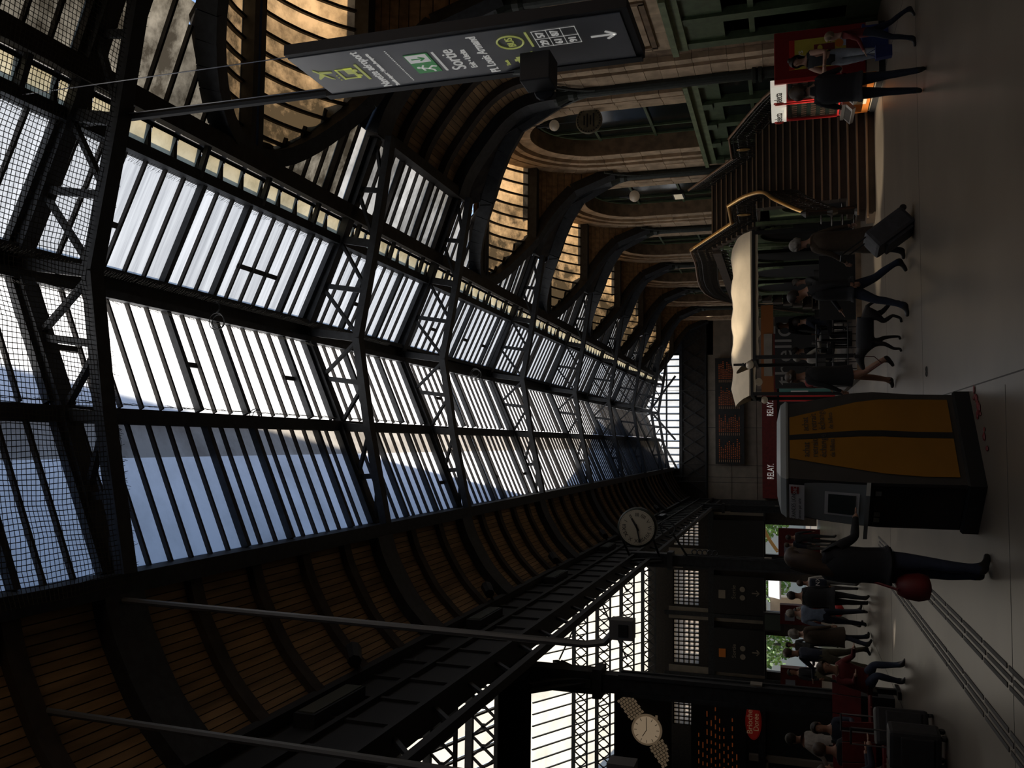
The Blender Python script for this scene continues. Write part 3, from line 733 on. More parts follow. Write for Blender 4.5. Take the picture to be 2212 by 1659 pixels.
# wall light boxes and spotlights on the frieze
names = ['nearest', 'second', 'third', 'fourth', 'fifth', 'sixth']
for i, y in enumerate((9.9, 15.7, 21.0, 27.5, 34.0, 40.0)):
    t = thing('light_box', names[i] + ' flat grey light box along the left frieze, counted from the camera', 'light box', (LX + .2, y, 7.0), 'light boxes on the left frieze')
    MB().box(LX + .05, LX + .22, y - .65, y + .65, 6.98, 7.26).build('housing', 'iron', t)
    MB().box(LX + .221, LX + .235, y - .60, y + .60, 7.01, 7.23).build('glass_front', mat('lightbox_glass', (.10, .11, .10), .25), t)
    sp = thing('spotlight', names[i] + ' black spotlight clamped above the left frieze, counted from the camera', 'spotlight', (LX + .3, y + 1.35, 7.45), 'spotlights on the left frieze')
    MB().tube([(LX + .2, y + 1.35, 7.4), (LX + .36, y + 1.4, 7.54)], .03, 6).build('arm', 'black', sp)
    MB().tube([(LX + .36, y + 1.25, 7.46), (LX + .46, y + 1.5, 7.62), (LX + .5, y + 1.62, 7.70)], [.10, .12, .04], 8).build('head', 'black', sp)
    for (tx_, ty_, tz_, pw, cone) in {1: ((5.4, 16.7, 0, 8500, 9.5), (7.2, 16.5, 0, 7500, 9.0), (3.7, 17.3, 0, 3600, 10)), 2: ((3.6, 22.6, 2.7, 3800, 13),)}.get(i, ()):     # added beams that brighten the floor by the stairs and the canopy
        L_ = bpy.data.lights.new('added_spot', 'SPOT'); L_.energy = pw; L_.spot_size = math.radians(cone); L_.spot_blend = .7; L_.color = (1, .86, .66); L_.shadow_soft_size = .08
        lo2 = bpy.data.objects.new('lamp', L_); COL.objects.link(lo2); lo2.location = (LX + .66, y + 1.30, 7.42)
        lo2.rotation_euler = (Vector((tx_, ty_, tz_)) - lo2.location).to_track_quat('-Z', 'Y').to_euler()

# ------------------------------------------------------------------ train shed to the left
an = thing('ceiling_shed', None, None, (-12, 30, 10), kind='structure')
def shed(root, Y0, Z0, Y1, Z1, x0, x1, step, girders, gname):
    """glazed slope falling away from the viewer: high at Y0, low at Y1"""
    n = int((x0 - x1) / step); sl_ = (Z1 - Z0) / (Y1 - Y0)
    for i in range(n):
        xa = x0 - i * step; xb = xa - step + .02
        MB().grid([[(xa, Y0, Z0), (xa, (Y0+Y1)/2, (Z0+Z1)/2), (xa, Y1, Z1)], [(xb, Y0, Z0), (xb, (Y0+Y1)/2, (Z0+Z1)/2), (xb, Y1, Z1)]]).build('pane', 'glass_shed', root, fix=False)
        MB().beam((xa, Y0, Z0 - .08), (xa, Y1, Z1 - .08), .055, .10).build('glazing_bar', 'iron', root)
    for Y in girders:
        z = Z0 + (Y - Y0) * sl_ - .25
        MB().box(x1, x0, Y - .08, Y + .08, z - .08, z + .12).build('girder_chord', 'iron', root)
        m = MB(); zz = z - .75; m.box(x1, x0, Y - .04, Y + .04, zz - .05, zz + .05)
        x = x0
        while x > x1:
            m.beam((x, Y, z - .05), (x - .55, Y, zz + .03), .06, .06).beam((x - .55, Y, z - .05), (x, Y, zz + .03), .06, .06)
            m.cbox((x - .275, Y, (z + zz) / 2), (.16, .05, .12))
            x -= .55
        tag(m.build('lattice', 'iron', root), kind='stuff')
shed(an, 46.3, 15.05, YE, 10.05, -3.6, -19.5, 0.62, (48.97, 50.7, 52.6, 54.4), 'far')
shed(an, 20.6, 11.0, 24.2, 9.74, -3.6, -13, 0.50, (21.2, 22.8), 'near')
MB().box(-22, -3.35, -6, 20.6, 11.0, 11.1).build('roof_boards', 'wood_back', an)
MB().add([(-3.35, 24.2, 9.74), (-22, 24.2, 9.74), (-22, 46.3, 15.05), (-3.35, 46.3, 15.05)], [(0, 1, 2, 3)]).build('roof_boards', 'void', an, fix=False)
MB().box(-13.4, -13.0, 20, 25, 8, 11.1).box(-22, -13, 20, 25, 10.9, 11).build('roof_boards', 'wood_back', an)
MB().add([(-22, 46.3, 15.05), (-19.5, 46.3, 15.05), (-19.5, YE, 10.05), (-22, YE, 10.05)], [(0, 1, 2, 3)]).build('roof_boards', 'wood_back', an, fix=False)
# diagonal braces and cables below the far slope
for (x, y, z, x2, y2, z2) in ((-5, 50.5, 12.2, -9, 53, 11.0), (-9, 50.5, 12.2, -13, 53, 11.0), (-12, 47.5, 13.8, -8, 50, 12.3)):
    MB().tube([(x, y, z), (x2, y2, z2)], .05, 5).build('brace', 'iron', an)
m = tag(MB().box(-22.3, -22, -8, YE + 1, 0, 16).build('wall_shed', 'wood_back'), kind='structure')
m = tag(MB().box(-22, 9.5, -8.3, -8, 0, 12).build('wall_behind', 'wood_back'), kind='structure')
# roof upstand between shed and hall, and an unseen wall shaped to shadow the glass
tag(MB().box(LX - .3, LX - .15, -6, YE, 7.4, 10.1).build('wall_upstand', 'wood_back'), kind='structure')
sk = [(-8, 18.8), (11.0, 14.3), (25.5, 10.86), (27.5, 10.4), (30.4, 10.8), (41.0, 15.1), (43.2, 13.8), (48.9, 13.3), (55.2, 11.3), (58, 10.4)]
at = MB().prism([(-3.6, -8, 9.0)] + [(-3.6, y, z) for y, z in sk] + [(-3.6, 58, 9.0)], (-0.5, 0, 0)).build('wall_shadow_caster', 'plaster'); tag(at, kind='structure')

# ------------------------------------------------------------------ end wall
we = thing('wall_end', None, None, (0, YE, 0), kind='structure')
MB().box(LX - .2, WX + .5, YE, YE + .4, 0, 6.35).build('plaster_wall', 'plaster', we)
MB().box(LX - .2, WX + .5, YE - .05, YE + .4, 6.35, 8.1).build('dark_frieze', 'iron_brown', we)
lt = MB()
for i in range(12):
    x = -3 + i * .9; lt.beam((x, YE - .12, 6.5), (x + .9, YE - .12, 7.9), .05, .06).beam((x + .9, YE - .12, 6.5), (x, YE - .12, 7.9), .05, .06)
lt.box(-3.2, 7.5, YE - .16, YE - .08, 6.42, 6.52).box(-3.2, 7.5, YE - .16, YE - .08, 7.9, 8.05)
tag(lt.build('lattice', 'iron', we), kind='stuff')
for z in (3.4, 4.9): MB().box(LX, WX, YE - .012, YE, z, z + .02).build('course_line', 'joint', we)
MB().box(LX - .2, LX + .1, YE - .3, YE, 0, 7).build('pilaster', 'iron', we)
gw = thing('window_20', None, None, (2, YE, 8.1), kind='structure')
ztop = lambda x: (ZL + (x - XL) * (ZM - ZL) / (XM - XL)) if x < XM else ((ZM + (x - XM) * (ZA - ZM) / (XA - XM)) if x < XA else ZA - (x - XA) * 0.42)
x = XL
while x < XD - .1:
    x1 = x + .43
    MB().add([(x + .02, YE, 8.1), (x1 - .02, YE, 8.1), (x1 - .02, YE, ztop(x1)), (x + .02, YE, ztop(x))], [(0, 1, 2, 3)]).build('pane', 'glass_roof', gw, fix=False)
    MB().box(x - .03, x + .03, YE - .05, YE + .03, 8.1, ztop(x)).build('mullion', 'iron', gw); x = x1
for z in (8.9,): MB().box(XL, XD, YE - .06, YE + .02, z - .04, z + .04).build('transom', 'iron', gw)
for (p, q) in (((XL, 8.2), (XM, 9.2)), ((XM, 8.3), (XA, 9.9)), ((XA, 9.9), (XG + .6, 8.3))): MB().beam((p[0], YE - .3, p[1]), (q[0], YE - .3, q[1]), .12, .12).build('brace', 'iron', gw)
MB().add([(XD, YE, 6.0), (WX + .5, YE, 6), (WX + .5, YE, 9.4), (XD, YE, 9.4)], [(0, 1, 2, 3)]).build('gable_infill', 'wood_back', we, fix=False)
MB().add([(LX - .2, YE, 7.0), (XL, YE, 7.0), (XL, YE, 8.7), (LX - .2, YE, 8.7)], [(0, 1, 2, 3)]).build('gable_infill', 'wood_back', we, fix=False)
# exit wall of the train shed, left part
ex = thing('wall_exit', None, None, (-10, YE, 0), kind='structure')
DOORS = [(-4.8, -6.6), (-8.15, -10.0), (-11.4, -13.55), (-15, -17)]
WINS = [(-4.45, -6.3), (-7.8, -9.95), (-10.85, -13.5), (-14.8, -17.2)]
xs = LX - .2; m = MB()
for (a, b) in DOORS: m.box(a, xs, YE, YE + .4, 0, 2.95); xs = b
m.box(-22, xs, YE, YE + .4, 0, 2.95)
m.box(-22, LX - .2, YE, YE + .4, 2.95, 6.9)
xs = LX - .2
for (a, b) in WINS: m.box(a, xs, YE, YE + .4, 6.9, 8.5); xs = b
m.box(-22, xs, YE, YE + .4, 6.9, 8.5).box(-22, LX - .2, YE, YE + .4, 8.5, 10.1)
m.build('masonry', 'iron_brown', ex)
for (a, b) in ((-6.45, -7.65), (-10.05, -10.75), (-13.6, -14.6), (-3.4, -4.3)):
    MB().box(b, a, YE - .14, YE, 3.0, 6.0).build('pilaster', 'plaster', ex); MB().box(b, a, YE - .14, YE, 6.35, 8.75).build('pilaster', 'plaster', ex)
    MB().box((a + b) / 2 - .12, (a + b) / 2 + .12, YE - .3, YE - .14, 0, 9).build('iron_post', 'iron', ex)
MB().box(-20, -3.4, YE - .25, YE, 6.0, 6.35).box(-20, -3.4, YE - .2, YE, 2.95, 3.05).build('lintel', 'iron', ex)
for i, (a, b) in enumerate(WINS):
    w = thing('window_%d' % (21 + i), None, None, (a, YE, 7), kind='structure'); nx, nzn = 10, 5
    for ix in range(nx):
        for iz in range(nzn):
            x0 = b + (a - b) * ix / nx; x1 = b + (a - b) * (ix + 1) / nx; z0 = 6.92 + 1.56 * iz / nzn; z1 = 6.92 + 1.56 * (iz + 1) / nzn
            MB().add([(x0 + .03, YE + .1, z0 + .03), (x1 - .03, YE + .1, z0 + .03), (x1 - .03, YE + .1, z1 - .03), (x0 + .03, YE + .1, z1 - .03)], [(0, 1, 2, 3)]).build('pane', 'glass_window', w, fix=False)
    mm = MB()
    for ix in range(nx + 1): x0 = b + (a - b) * ix / nx; mm.box(x0 - .03, x0 + .03, YE + .04, YE + .14, 6.9, 8.5)
    for iz in range(nzn + 1): z0 = 6.92 + 1.56 * iz / nzn; mm.box(b, a, YE + .04, YE + .14, z0 - .03, z0 + .03)
    mm.build('muntins', 'iron_brown', w)
# outside: forecourt, low kiosks, foliage, a pale building, seen through the exits
tag(MB().box(-40, 30, YE + .4, 160, -.32, -.004).build('ground_forecourt', 'plaster'), kind='structure')
b_ = thing('street_building', 'pale sunlit building across the forecourt, seen through the exits', 'building', (-12, 100, 0))
MB().box(-40, 8, 100, 108, 0, 22).build('wall', mat('pale_wall', (.45, .38, .28), .9), b_)
for i in range(10): MB().box(-36 + i * 4.2, -34 + i * 4.2, 99.9, 100, 4, 7).build('window', 'dark_glass', b_)
mat('leaf', (.10, .19, .03), .7, var=.5, scale=3)
mat('bark', (.06, .045, .03), .9)
for k, (x, y, lab) in enumerate(((-5.6, 70, 'leafy tree outside, seen through the exit behind the clock column'), (-10.6, 72, 'leafy tree outside, seen through the middle exit'), (-15.4, 71, 'bright green tree outside, seen through the exit beside the bench crowd'))):
    t = thing('street_tree', lab, 'tree', (x, y, 0), 'trees outside')
    MB().tube([(x, y, 0), (x + .1, y, 2.2), (x, y + .2, 4)], [.16, .12, .06], 7).build('trunk', 'bark', t)
    m = MB(); random.seed(40 + k)
    for i in range(700):
        a_ = random.uniform(0, 2*pi); e_ = random.uniform(-1, 1); r_ = 1.9 * random.random() ** .33
        p = Vector((x + r_ * math.cos(a_) * math.sqrt(1 - e_ * e_), y + r_ * math.sin(a_) * math.sqrt(1 - e_ * e_), 3.6 + 2.2 * e_ * random.random() ** .3))
        u = Vector((random.uniform(-1, 1), random.uniform(-1, 1), random.uniform(-1, 1))).normalized() * .2; v = u.cross(Vector((random.random(), 1, .3))).normalized() * .12
        m.add([p - u, p + v, p + u, p - v], [(0, 1, 2, 3)])
    tag(m.build('foliage', 'leaf', t, fix=False), kind='stuff')
random.seed(11)
# ------------------------------------------------------------------ staircase along the right wall
mat('step_stone', (0.055, 0.038, 0.026), 0.55, var=0.2, scale=4)
mat('nosing', (0.34, 0.23, 0.14), 0.4)
mat('rail_iron', (0.035, 0.030, 0.024), 0.4, 0.6)
mat('rail_wood', (0.20, 0.11, 0.06), 0.35)
st = thing('staircase', 'broad dark stone staircase rising along the wall behind the vending machines', 'staircase', (6.2, 17.5, 0))
XR = 7.70
def step(y0, y1, z0, z1, xl, round_end=False):
    if round_end:
        r = (y1 - y0) * 0.5; poly = [(XR, y0, z0), (XR, y1 + .3, z0), (xl, y1 + .3, z0)]
        poly += [(xl - .16 * math.sin(pi * i / 6), y1 + .3 - (y1 + .3 - y0) * i / 6, z0) for i in range(1, 7)]
        o = MB().prism(poly, (0, 0, z1 - z0)).build('step', 'step_stone', st)
    else: o = MB().box(xl, XR, y0, y1 + .02, z0, z1).build('step', 'step_stone', st)
    MB().box(xl - (.1 if round_end else 0), XR, y0 - .025, y0 + .03, z1 - .03, z1 + .002).build('nosing', 'nosing', o)
for k in range(15):
    y0 = 17.5 + .253 * k; xl = 4.45 + .12 * k if k < 3 else min(5.62, 4.95 + .06 * (k - 3))
    step(y0, y0 + .253, .153 * k - (.05 if k else 0), .153 * (k + 1), xl, k < 3)
MB().box(5.6, XR, 21.29, 22.8, 2.0, 2.295).build('landing', 'step_stone', st)
for k in range(9):
    y0 = 22.8 + .278 * k; step(y0, y0 + .278, 2.295 + .15 * k - .05, 2.295 + .15 * (k + 1), 5.6)
MB().box(5.5, XR, 25.3, 33.5, 3.4, 3.645).build('balcony_slab', 'step_stone', st)
for k in range(9):
    y0 = 33.5 + .5 * k; MB().box(5.55, XR, y0, y0 + .52, max(0, 3.3 - .38 * (k + 1)), 3.645 - .38 * (k + 1)).build('step', 'step_stone', st)
# side of the stairs: green boarded wall with dark arches
sw = MB(); op = MB()
sw.prism([(5.60, 18.6, 0), (5.60, 21.2, 2.2), (5.60, 22.8, 2.25), (5.60, 25.3, 3.5), (5.60, 33.5, 3.5), (5.60, 33.5, 0)], (.1, 0, 0))
sw.build('side_wall', 'green', st)
for (yc, hw, zt) in ((20.9, .5, 1.75), (23.6, .85, 2.3), (26.2, 1.0, 2.7), (29.0, 1.0, 2.7), (31.7, 1.0, 2.7)):
    pl = [(5.58, yc - hw, 0.02), (5.58, yc - hw, zt - hw)] + [(5.58, yc - hw * math.cos(pi * i / 10), zt - hw + hw * math.sin(pi * i / 10)) for i in range(11)] + [(5.58, yc + hw, zt - hw), (5.58, yc + hw, 0.02)]
    MB().prism(pl, (.01, 0, 0)).build('arch_opening', 'black', st)
    fr = MB(); q = pl[1:-1]
    for a, b in zip(q[:-1], q[1:]): fr.beam((5.55, a[1], a[2]), (5.55, b[1], b[2]), .07, .07)
    fr.build('arch_trim', 'green_light', st)
for yc in (22.3, 24.8, 27.6, 30.4): MB().box(5.5, 5.58, yc - .08, yc + .08, 0, min(3.3, 2.2 + (yc - 22) * .5)).build('green_post', 'green_light', st)
# balustrades
bal = MB(); bal.tube([(0, 0, 0), (0, 0, .62)], .011, 4)
for z, s in ((.16, 1), (.38, -1)): bal.tube([(0, s * .035 + .045 * math.cos(t), z + .09 * math.sin(t)) for t in [i * pi / 4 for i in range(8)]], .009, 3, caps=False)
bal.tube([(0, -.05, .52), (0, 0, .58), (0, .05, .52)], .008, 3, caps=False)
balm = bal.mesh('baluster'); balm.materials.append(MATS['rail_iron'])
def balustrade(name, label, path, topmat, r, hgt=.66, spacing=.115):
    t = thing(name, label, 'balustrade', path[0], 'wrought iron stair balustrades')
    P = [Vector(p) for p in path]
    # smooth the path
    Q = []
    for i in range(len(P) - 1):
        p0, p1, p2, p3 = P[max(0, i-1)], P[i], P[i+1], P[min(len(P)-1, i+2)]
        for k in range(6):
            u = k / 6; Q.append(0.5 * ((2*p1) + (p2-p0)*u + (2*p0-5*p1+4*p2-p3)*u*u + (3*p1-p0-3*p2+p3)*u**3))
    Q.append(P[-1])
    MB().tube(Q, r, 8, sx=.8).build('handrail', topmat, t, smooth=True)
    MB().tube([q - Vector((0, 0, hgt)) for q in Q], .022, 5).build('bottom_rail', 'rail_iron', t)
    MB().tube([q - Vector((0, 0, .09)) for q in Q], .012, 4).build('upper_rail', 'rail_iron', t)
    acc = 0; n = 0
    for a, b in zip(Q[:-1], Q[1:]):
        L_ = (b - a).length; d = acc
        while d < L_:
            if n < 290:
                o = link('baluster', balm, t, a + (b - a) * (d / L_) - Vector((0, 0, hgt)))
                dr = (b - a); o.rotation_euler[2] = math.atan2(dr.y, dr.x) - pi / 2; n += 1
            d += spacing
        acc = d - L_
    return t
lr = balustrade('stair_balustrade', 'open-side stair balustrade with a curved gleaming brass handrail', [(4.62, 17.95, 1.12), (4.7, 18.05, 1.35), (5.15, 18.7, 1.85), (5.55, 19.5, 2.12), (5.74, 20.4, 2.52), (5.77, 21.2, 2.92), (5.77, 21.3, 2.95), (5.77, 21.4, 2.955), (5.72, 22.65, 2.965), (5.72, 22.75, 2.97), (5.715, 22.85, 3.02), (5.63, 25.25, 4.27)], 'brass', .05)
MB().lathe([(.14, -.02), (.14, .15), (.09, .2), (.07, .5), (.11, .6), (.06, .7), (.06, 1.05), (.10, 1.1), (.02, 1.2)], (4.62, 17.95, .15), 12).build('newel', 'rail_iron', lr)
for i in range(4): MB().tube([(4.6 + .3 * math.cos(t) * (1 - i * .18), 18.25 + .25 * math.sin(t) * (1 - i * .18), .35 + .2 * i) for t in [j * pi / 6 for j in range(13)]], .015, 4).build('scroll', 'rail_iron', lr)
ca = mat('cartouche', (.45, .27, .10), .4, .6)
for (x, y, z) in ((5.72, 22.0, 2.62),): MB().ell((x, y, z), (.03, .09, .17), 8, 6).build('cartouche', ca, lr)
rr = balustrade('stair_balustrade', 'wall-side stair balustrade with a dull wooden handrail above the vending machines', [(7.36, 17.9, 1.55), (7.4, 18.6, 1.95), (7.42, 19.6, 2.35), (7.42, 21.1, 2.89), (7.42, 21.2, 2.92), (7.42, 21.3, 2.922), (7.42, 22.7, 2.945), (7.42, 22.8, 2.95), (7.42, 22.9, 3.0), (7.42, 25.3, 4.33)], 'rail_wood', .035)
MB().ell((7.38, 22.0, 2.62), (.03, .09, .17), 8, 6).build('cartouche', ca, rr)
b3 = balustrade('stair_balustrade', 'upper balcony balustrade with brass rail above the green arches', [(5.63, 25.3, 4.27), (5.58, 26.5, 4.28), (5.56, 33.4, 4.28), (5.56, 38, .95)], 'rail_wood', .04)
sc = MB()
for i in range(22):
    y = 22.6 + i * .5; z = 2.0 if y < 22.8 else min(3.35, 2.1 + (y - 22.8) * .5)
    sc.tube([(5.54, y + .13 * math.cos(t), z + .13 * math.sin(t)) for t in [j * pi / 4 for j in range(8)]], .02, 4, caps=False)
tag(sc.build('fringe_scrolls', 'rail_iron', b3), kind='stuff')

# ------------------------------------------------------------------ vending machines
mat('beige', (.33, .28, .21), .6)
mat('sign_lit', (.75, .72, .62), .4, emit=(1, .95, .8, .42))
mat('poster_yellow', (.50, .42, .06), .5, var=.15, scale=4)
mat('poster_blue', (.30, .34, .45), .5)
mat('logo_red', (.45, .03, .02), .4)
mat('text_grey', (.05, .045, .04), .6)
mat('snack', (.05, .03, .022), .4, var=.6, scale=14)
mat('fascia_orange', (.22, .07, .012), .5)
def vending(y0, y1, label, poster):
    t = thing('vending_machine', label, 'vending machine', (6.75, (y0 + y1) / 2, 0), 'pair of red vending machines')
    x0, x1, zt = 6.30, 7.22, 1.80
    MB().rbox(x0 + .06, x1, y0, y1, .30, zt, .02).build('cabinet', 'red', t)
    MB().box(x0 + .05, x1, y0 + .01, y1 - .01, .10, .30).build('plinth', 'beige', t)
    MB().box(x0 + .02, x1, y0 + .03, y1 - .03, 0, .10).build('base', 'black', t)
    fr = MB()
    for (a, b, c, d) in ((y0, y0 + .05, .62, zt), (y1 - .05, y1, .62, zt)): fr.box(x0, x0 + .07, a, b, c, d)
    fr.box(x0, x0 + .07, y0, y1, .60, .68); fr.build('door_frame', 'red_bright', t)
    g = MB().box(x0 + .03, x0 + .05, y0 + .05, y1 - .05, .68, 1.58).build('window', 'dark_glass', t)
    sh = MB()
    for z in (.78, .95, 1.12, 1.29, 1.46):
        for k in range(7): sh.box(x0 + .022, x0 + .03, y0 + .10 + k * .105, y0 + .16 + k * .105, z - .05, z + .04)
    tag(sh.build('snack_packets', 'snack', g), kind='stuff')
    hs = MB(); n = 8
    pts = [(x0 - .03 - .07 * math.sin(pi * i / n), y0 + .07 + (y1 - y0 - .15) * i / n) for i in range(n + 1)]
    hs.prism([(px, py, 1.60) for px, py in pts] + [(x0 + .1, y1 - .08, 1.60), (x0 + .1, y0 + .07, 1.60)], (0, 0, .27)); h = hs.build('header_sign', 'sign_lit', t)
    yc = (y0 + y1) / 2
    text('lettering', 'selecta', 'text_grey', h, (x0 - .108, yc + .17, 1.675), (0, -1, 0), (0, 0, 1), .20, fit=.47)
    MB().ell((x0 - .075, y1 - .20, 1.735), (.035, .055, .09), 10, 6).build('logo', 'logo_red', h)
    MB().beam((x0 - .02, y0 + .06, .60), (x0 - .02, y1 - .06, .60), .16, .06).build('delivery_tray', 'steel', t)
    tr = MB().prism([(x0 + .02, y0 + .08, .66), (x0 - .20, y0 + .08, .46), (x0 - .17, y0 + .08, .40), (x0 + .05, y0 + .08, .55)], (0, y1 - y0 - .16, 0)).build('pay_console', 'steel', t)
    MB().prism([(x0 + .012, y0 + .2, .664), (x0 - .19, y0 + .2, .475), (x0 - .192, y0 + .2, .47), (x0 + .01, y0 + .2, .655)], (0, y1 - y0 - .35, 0)).build('key_panel', 'black_gloss', tr)
    lo_ = MB().box(x0 + .02, x0 + .06, y0 + .03, y1 - .03, .14, .58).build('lower_panel', 'orange', t)
    MB().box(x0 + .012, x0 + .02, y0 + .08, y0 + .42, .2, .45).build('picture', 'cream_cloth', lo_); MB().box(x0 + .012, x0 + .02, y1 - .36, y1 - .16, .36, .48).build('notice', 'poster_blue', lo_)
    if poster:
        p = MB().box(x0 + .22, x1 - .18, y0 - .012, y0, .62, 1.55).build('poster', 'poster_yellow', t)
        MB().box(x0 + .28, x0 + .62, y0 - .02, y0 - .012, .80, 1.14).build('picture', 'red_dark', p)
        MB().box(x0 + .55, x1 - .19, y0 - .018, y0 - .012, .62, .72).build('corner_note', 'poster_blue', p)
        MB().lathe([(.01, 0), (.07, 0), (.07, .01), (.01, .01)], (x0 + .60, y0 - .025, .73), 12, 'y').build('badge', 'orange', p)
        for i, (px, pz) in enumerate(((.33, 1.02), (.45, .93), (.55, 1.04), (.38, .86))): MB().ell((x0 + px, y0 - .022, pz), (.06, .006, .045), 8, 5).build('crisp', 'poster_yellow', p)
        text('lettering', 'Lays', 'white', p, (x0 + .27, y0 - .016, 1.32), (1, 0, 0), (0, 0, 1), .16)
        MB().box(x0 + .22, x1 - .18, y0 - .016, y0 - .010, 1.46, 1.55).build('top_band', 'logo_red', p)
    return t
vending(15.45, 16.37, 'nearer red vending machine, with the yellow crisps poster on its side', True)
vending(16.42, 17.34, 'farther red vending machine, next to the foot of the stairs', False)
bb = thing('charity_box', 'blue box standing on the floor in front of the vending machine side', 'box', (6.2, 15.1, 0))
MB().box(6.50, 6.95, 15.0, 15.3, 0, .36).build('body', mat('blue', (.02, .04, .18), .5), bb); MB().box(6.48, 6.97, 14.98, 15.32, .36, .40).build('rim', 'blue', bb)
ps = thing('poster_stand', 'pale lit poster panel low on the green shopfront at the right edge', 'poster', (7.2, 14.6, 0))
MB().box(7.60, 7.66, 13.4, 15.1, .1, .6).build('panel', 'cream_cloth', ps)

# ------------------------------------------------------------------ hanging direction sign
sg = thing('direction_sign', 'tall grey hanging exit sign with bus, taxi and airport shuttle directions', 'sign', (3.6, 7.4, 2.9))
SX = 3.60; YL_, YR_ = 7.80, 6.95
MB().box(SX, SX + .10, YR_ - .07, YL_ + .07, 2.88, 6.12).build('casing', 'black', sg)
pn = MB().box(SX - .008, SX, YR_, YL_, 2.95, 6.12).build('panel', 'sign_grey', sg)
MB().box(SX - .02, SX + .12, YL_ + .0, YL_ + .10, 2.9, 6.2).build('side_rail', 'black', sg)
MB().tube([(SX + .04, YL_ + .06, 2.9), (SX + .04, YL_ + .06, 10.0)], .045, 8).build('pole', 'black', sg)
for y in (YR_ + .05, YL_ - .05): MB().tube([(SX + .04, y, 6.12), (SX + .04, y, 9.6)], .006, 4).build('wire', 'steel', sg)
R_, U_ = (0, -1, 0), (0, 0, 1); fx = SX - .012
text('lettering', 'Navette aéroport', 'sign_white', pn, (fx, YL_ - .03, 5.42), R_, U_, .135, fit=.78)
text('lettering', 'Shuttle airport • Navetta Aeroporto', 'sign_white', pn, (fx, YL_ - .03, 5.335), R_, U_, .06, fit=.72)
dots = MB()
for i in range(22): dots.cbox((fx, YL_ - .10 - i * .031, 5.16), (.006, .010, .012))
tag(dots.build('dotted_line', 'sign_white', pn), kind='stuff')
bs = MB(); yb = YL_ - .40; zb = 5.72                                   # shuttle pictogram
bs.box(fx - .003, fx + .002, yb - .12, yb + .10, zb - .09, zb - .06); bs.box(fx - .003, fx + .002, yb - .12, yb - .10, zb - .09, zb + .09).box(fx - .003, fx + .002, yb + .08, yb + .10, zb - .09, zb + .09).box(fx - .003, fx + .002, yb - .12, yb + .10, zb + .07, zb + .09).box(fx - .003, fx + .002, yb - .12, yb + .0, zb - .06, zb + .0)
for q in (-.06, .05): bs.lathe([(.001, 0), (.026, 0), (.026, .005), (.001, .005)], (fx - .003, yb + q, zb - .10), 10, 'x')
bs.box(fx - .003, fx + .002, yb - .18, yb + .16, zb - .17, zb - .145)
bs.build('shuttle_pictogram', 'sign_yellow', pn)
pl = MB(); yp, zp = YL_ - .45, 5.95
pl.prism([(fx - .003, yp + .12, zp - .05), (fx - .003, yp + .10, zp - .02), (fx - .003, yp - .10, zp + .08), (fx - .003, yp - .13, zp + .07)], (.004, 0, 0))
pl.prism([(fx - .003, yp + .02, zp + .01), (fx - .003, yp + .09, zp + .10), (fx - .003, yp + .06, zp + .10), (fx - .003, yp - .04, zp + .04)], (.004, 0, 0))
pl.prism([(fx - .003, yp - .02, zp + .02), (fx - .003, yp - .02, zp - .09), (fx - .003, yp - .05, zp - .09), (fx - .003, yp - .07, zp + .03)], (.004, 0, 0))
for i in range(3): pl.cbox((fx, YL_ - .30 - i * .05, 5.85), (.006, .014, .014))
pl.build('plane_pictogram', 'sign_yellow', pn)
eg = MB().box(fx - .002, fx, YL_ - .62, YL_ - .22, 4.80, 5.04).build('exit_pictogram', 'sign_exit', pn)
MB().box(fx - .004, fx - .002, YL_ - .61, YL_ - .45, 4.82, 5.03).build('door', 'sign_white', eg)
mn = MB(); mn.lathe([(.001, 0), (.02, 0), (.02, .004), (.001, .004)], (fx - .006, YL_ - .35, 4.99), 10, 'x')
for (p, q) in (((-.34, 4.97), (-.31, 4.90)), ((-.31, 4.90), (-.36, 4.85)), ((-.36, 4.85), (-.34, 4.81)), ((-.31, 4.90), (-.28, 4.86)), ((-.28, 4.86), (-.24, 4.86)), ((-.34, 4.96), (-.39, 4.93)), ((-.33, 4.96), (-.28, 4.95))): mn.beam((fx - .004, YL_ + p[0], p[1]), (fx - .004, YL_ + q[0], q[1]), .004, .018, (0, .3, 1))
mn.build('runner', 'sign_white', eg)
ar = MB(); ar.beam((fx - .004, YL_ - .53, 4.99), (fx - .004, YL_ - .53, 4.87), .004, .02, (0, 1, 0)); ar.beam((fx - .004, YL_ - .53, 4.86), (fx - .004, YL_ - .57, 4.91), .004, .018, (0, 1, .2)).beam((fx - .004, YL_ - .53, 4.86), (fx - .004, YL_ - .49, 4.91), .004, .018, (0, 1, .2)); ar.build('arrow', 'sign_exit', eg)
MB().box(fx - .004, fx, YL_ - .62, YL_ - .22, 4.735, 4.757).build('rule', 'sign_white', pn)
text('lettering', 'Sortie', 'sign_white', pn, (fx, YL_ - .20, 4.55), R_, U_, .20, fit=.42)
text('lettering', 'Exit • Uscita', 'sign_white', pn, (fx, YL_ - .20, 4.44), R_, U_, .09, fit=.38)
text('lettering', 'Pl. Louis Armand', 'sign_white', pn, (fx, YL_ - .05, 4.26), R_, U_, .13, fit=.74)
text('lettering', 'Taxis', 'sign_yellow', pn, (fx, YL_ - .15, 4.12), R_, U_, .055)
tx = MB(); yb, zb = YL_ - .24, 3.98; tx.box(fx - .003, fx + .002, yb - .1, yb + .1, zb - .05, zb - .01).box(fx - .003, fx + .002, yb - .06, yb + .06, zb - .01, zb + .05).box(fx - .003, fx + .002, yb - .02, yb + .02, zb + .055, zb + .075).box(fx - .003, fx + .002, yb - .13, yb + .13, zb - .13, zb - .11)
tx.build('taxi_pictogram', 'sign_yellow', pn)
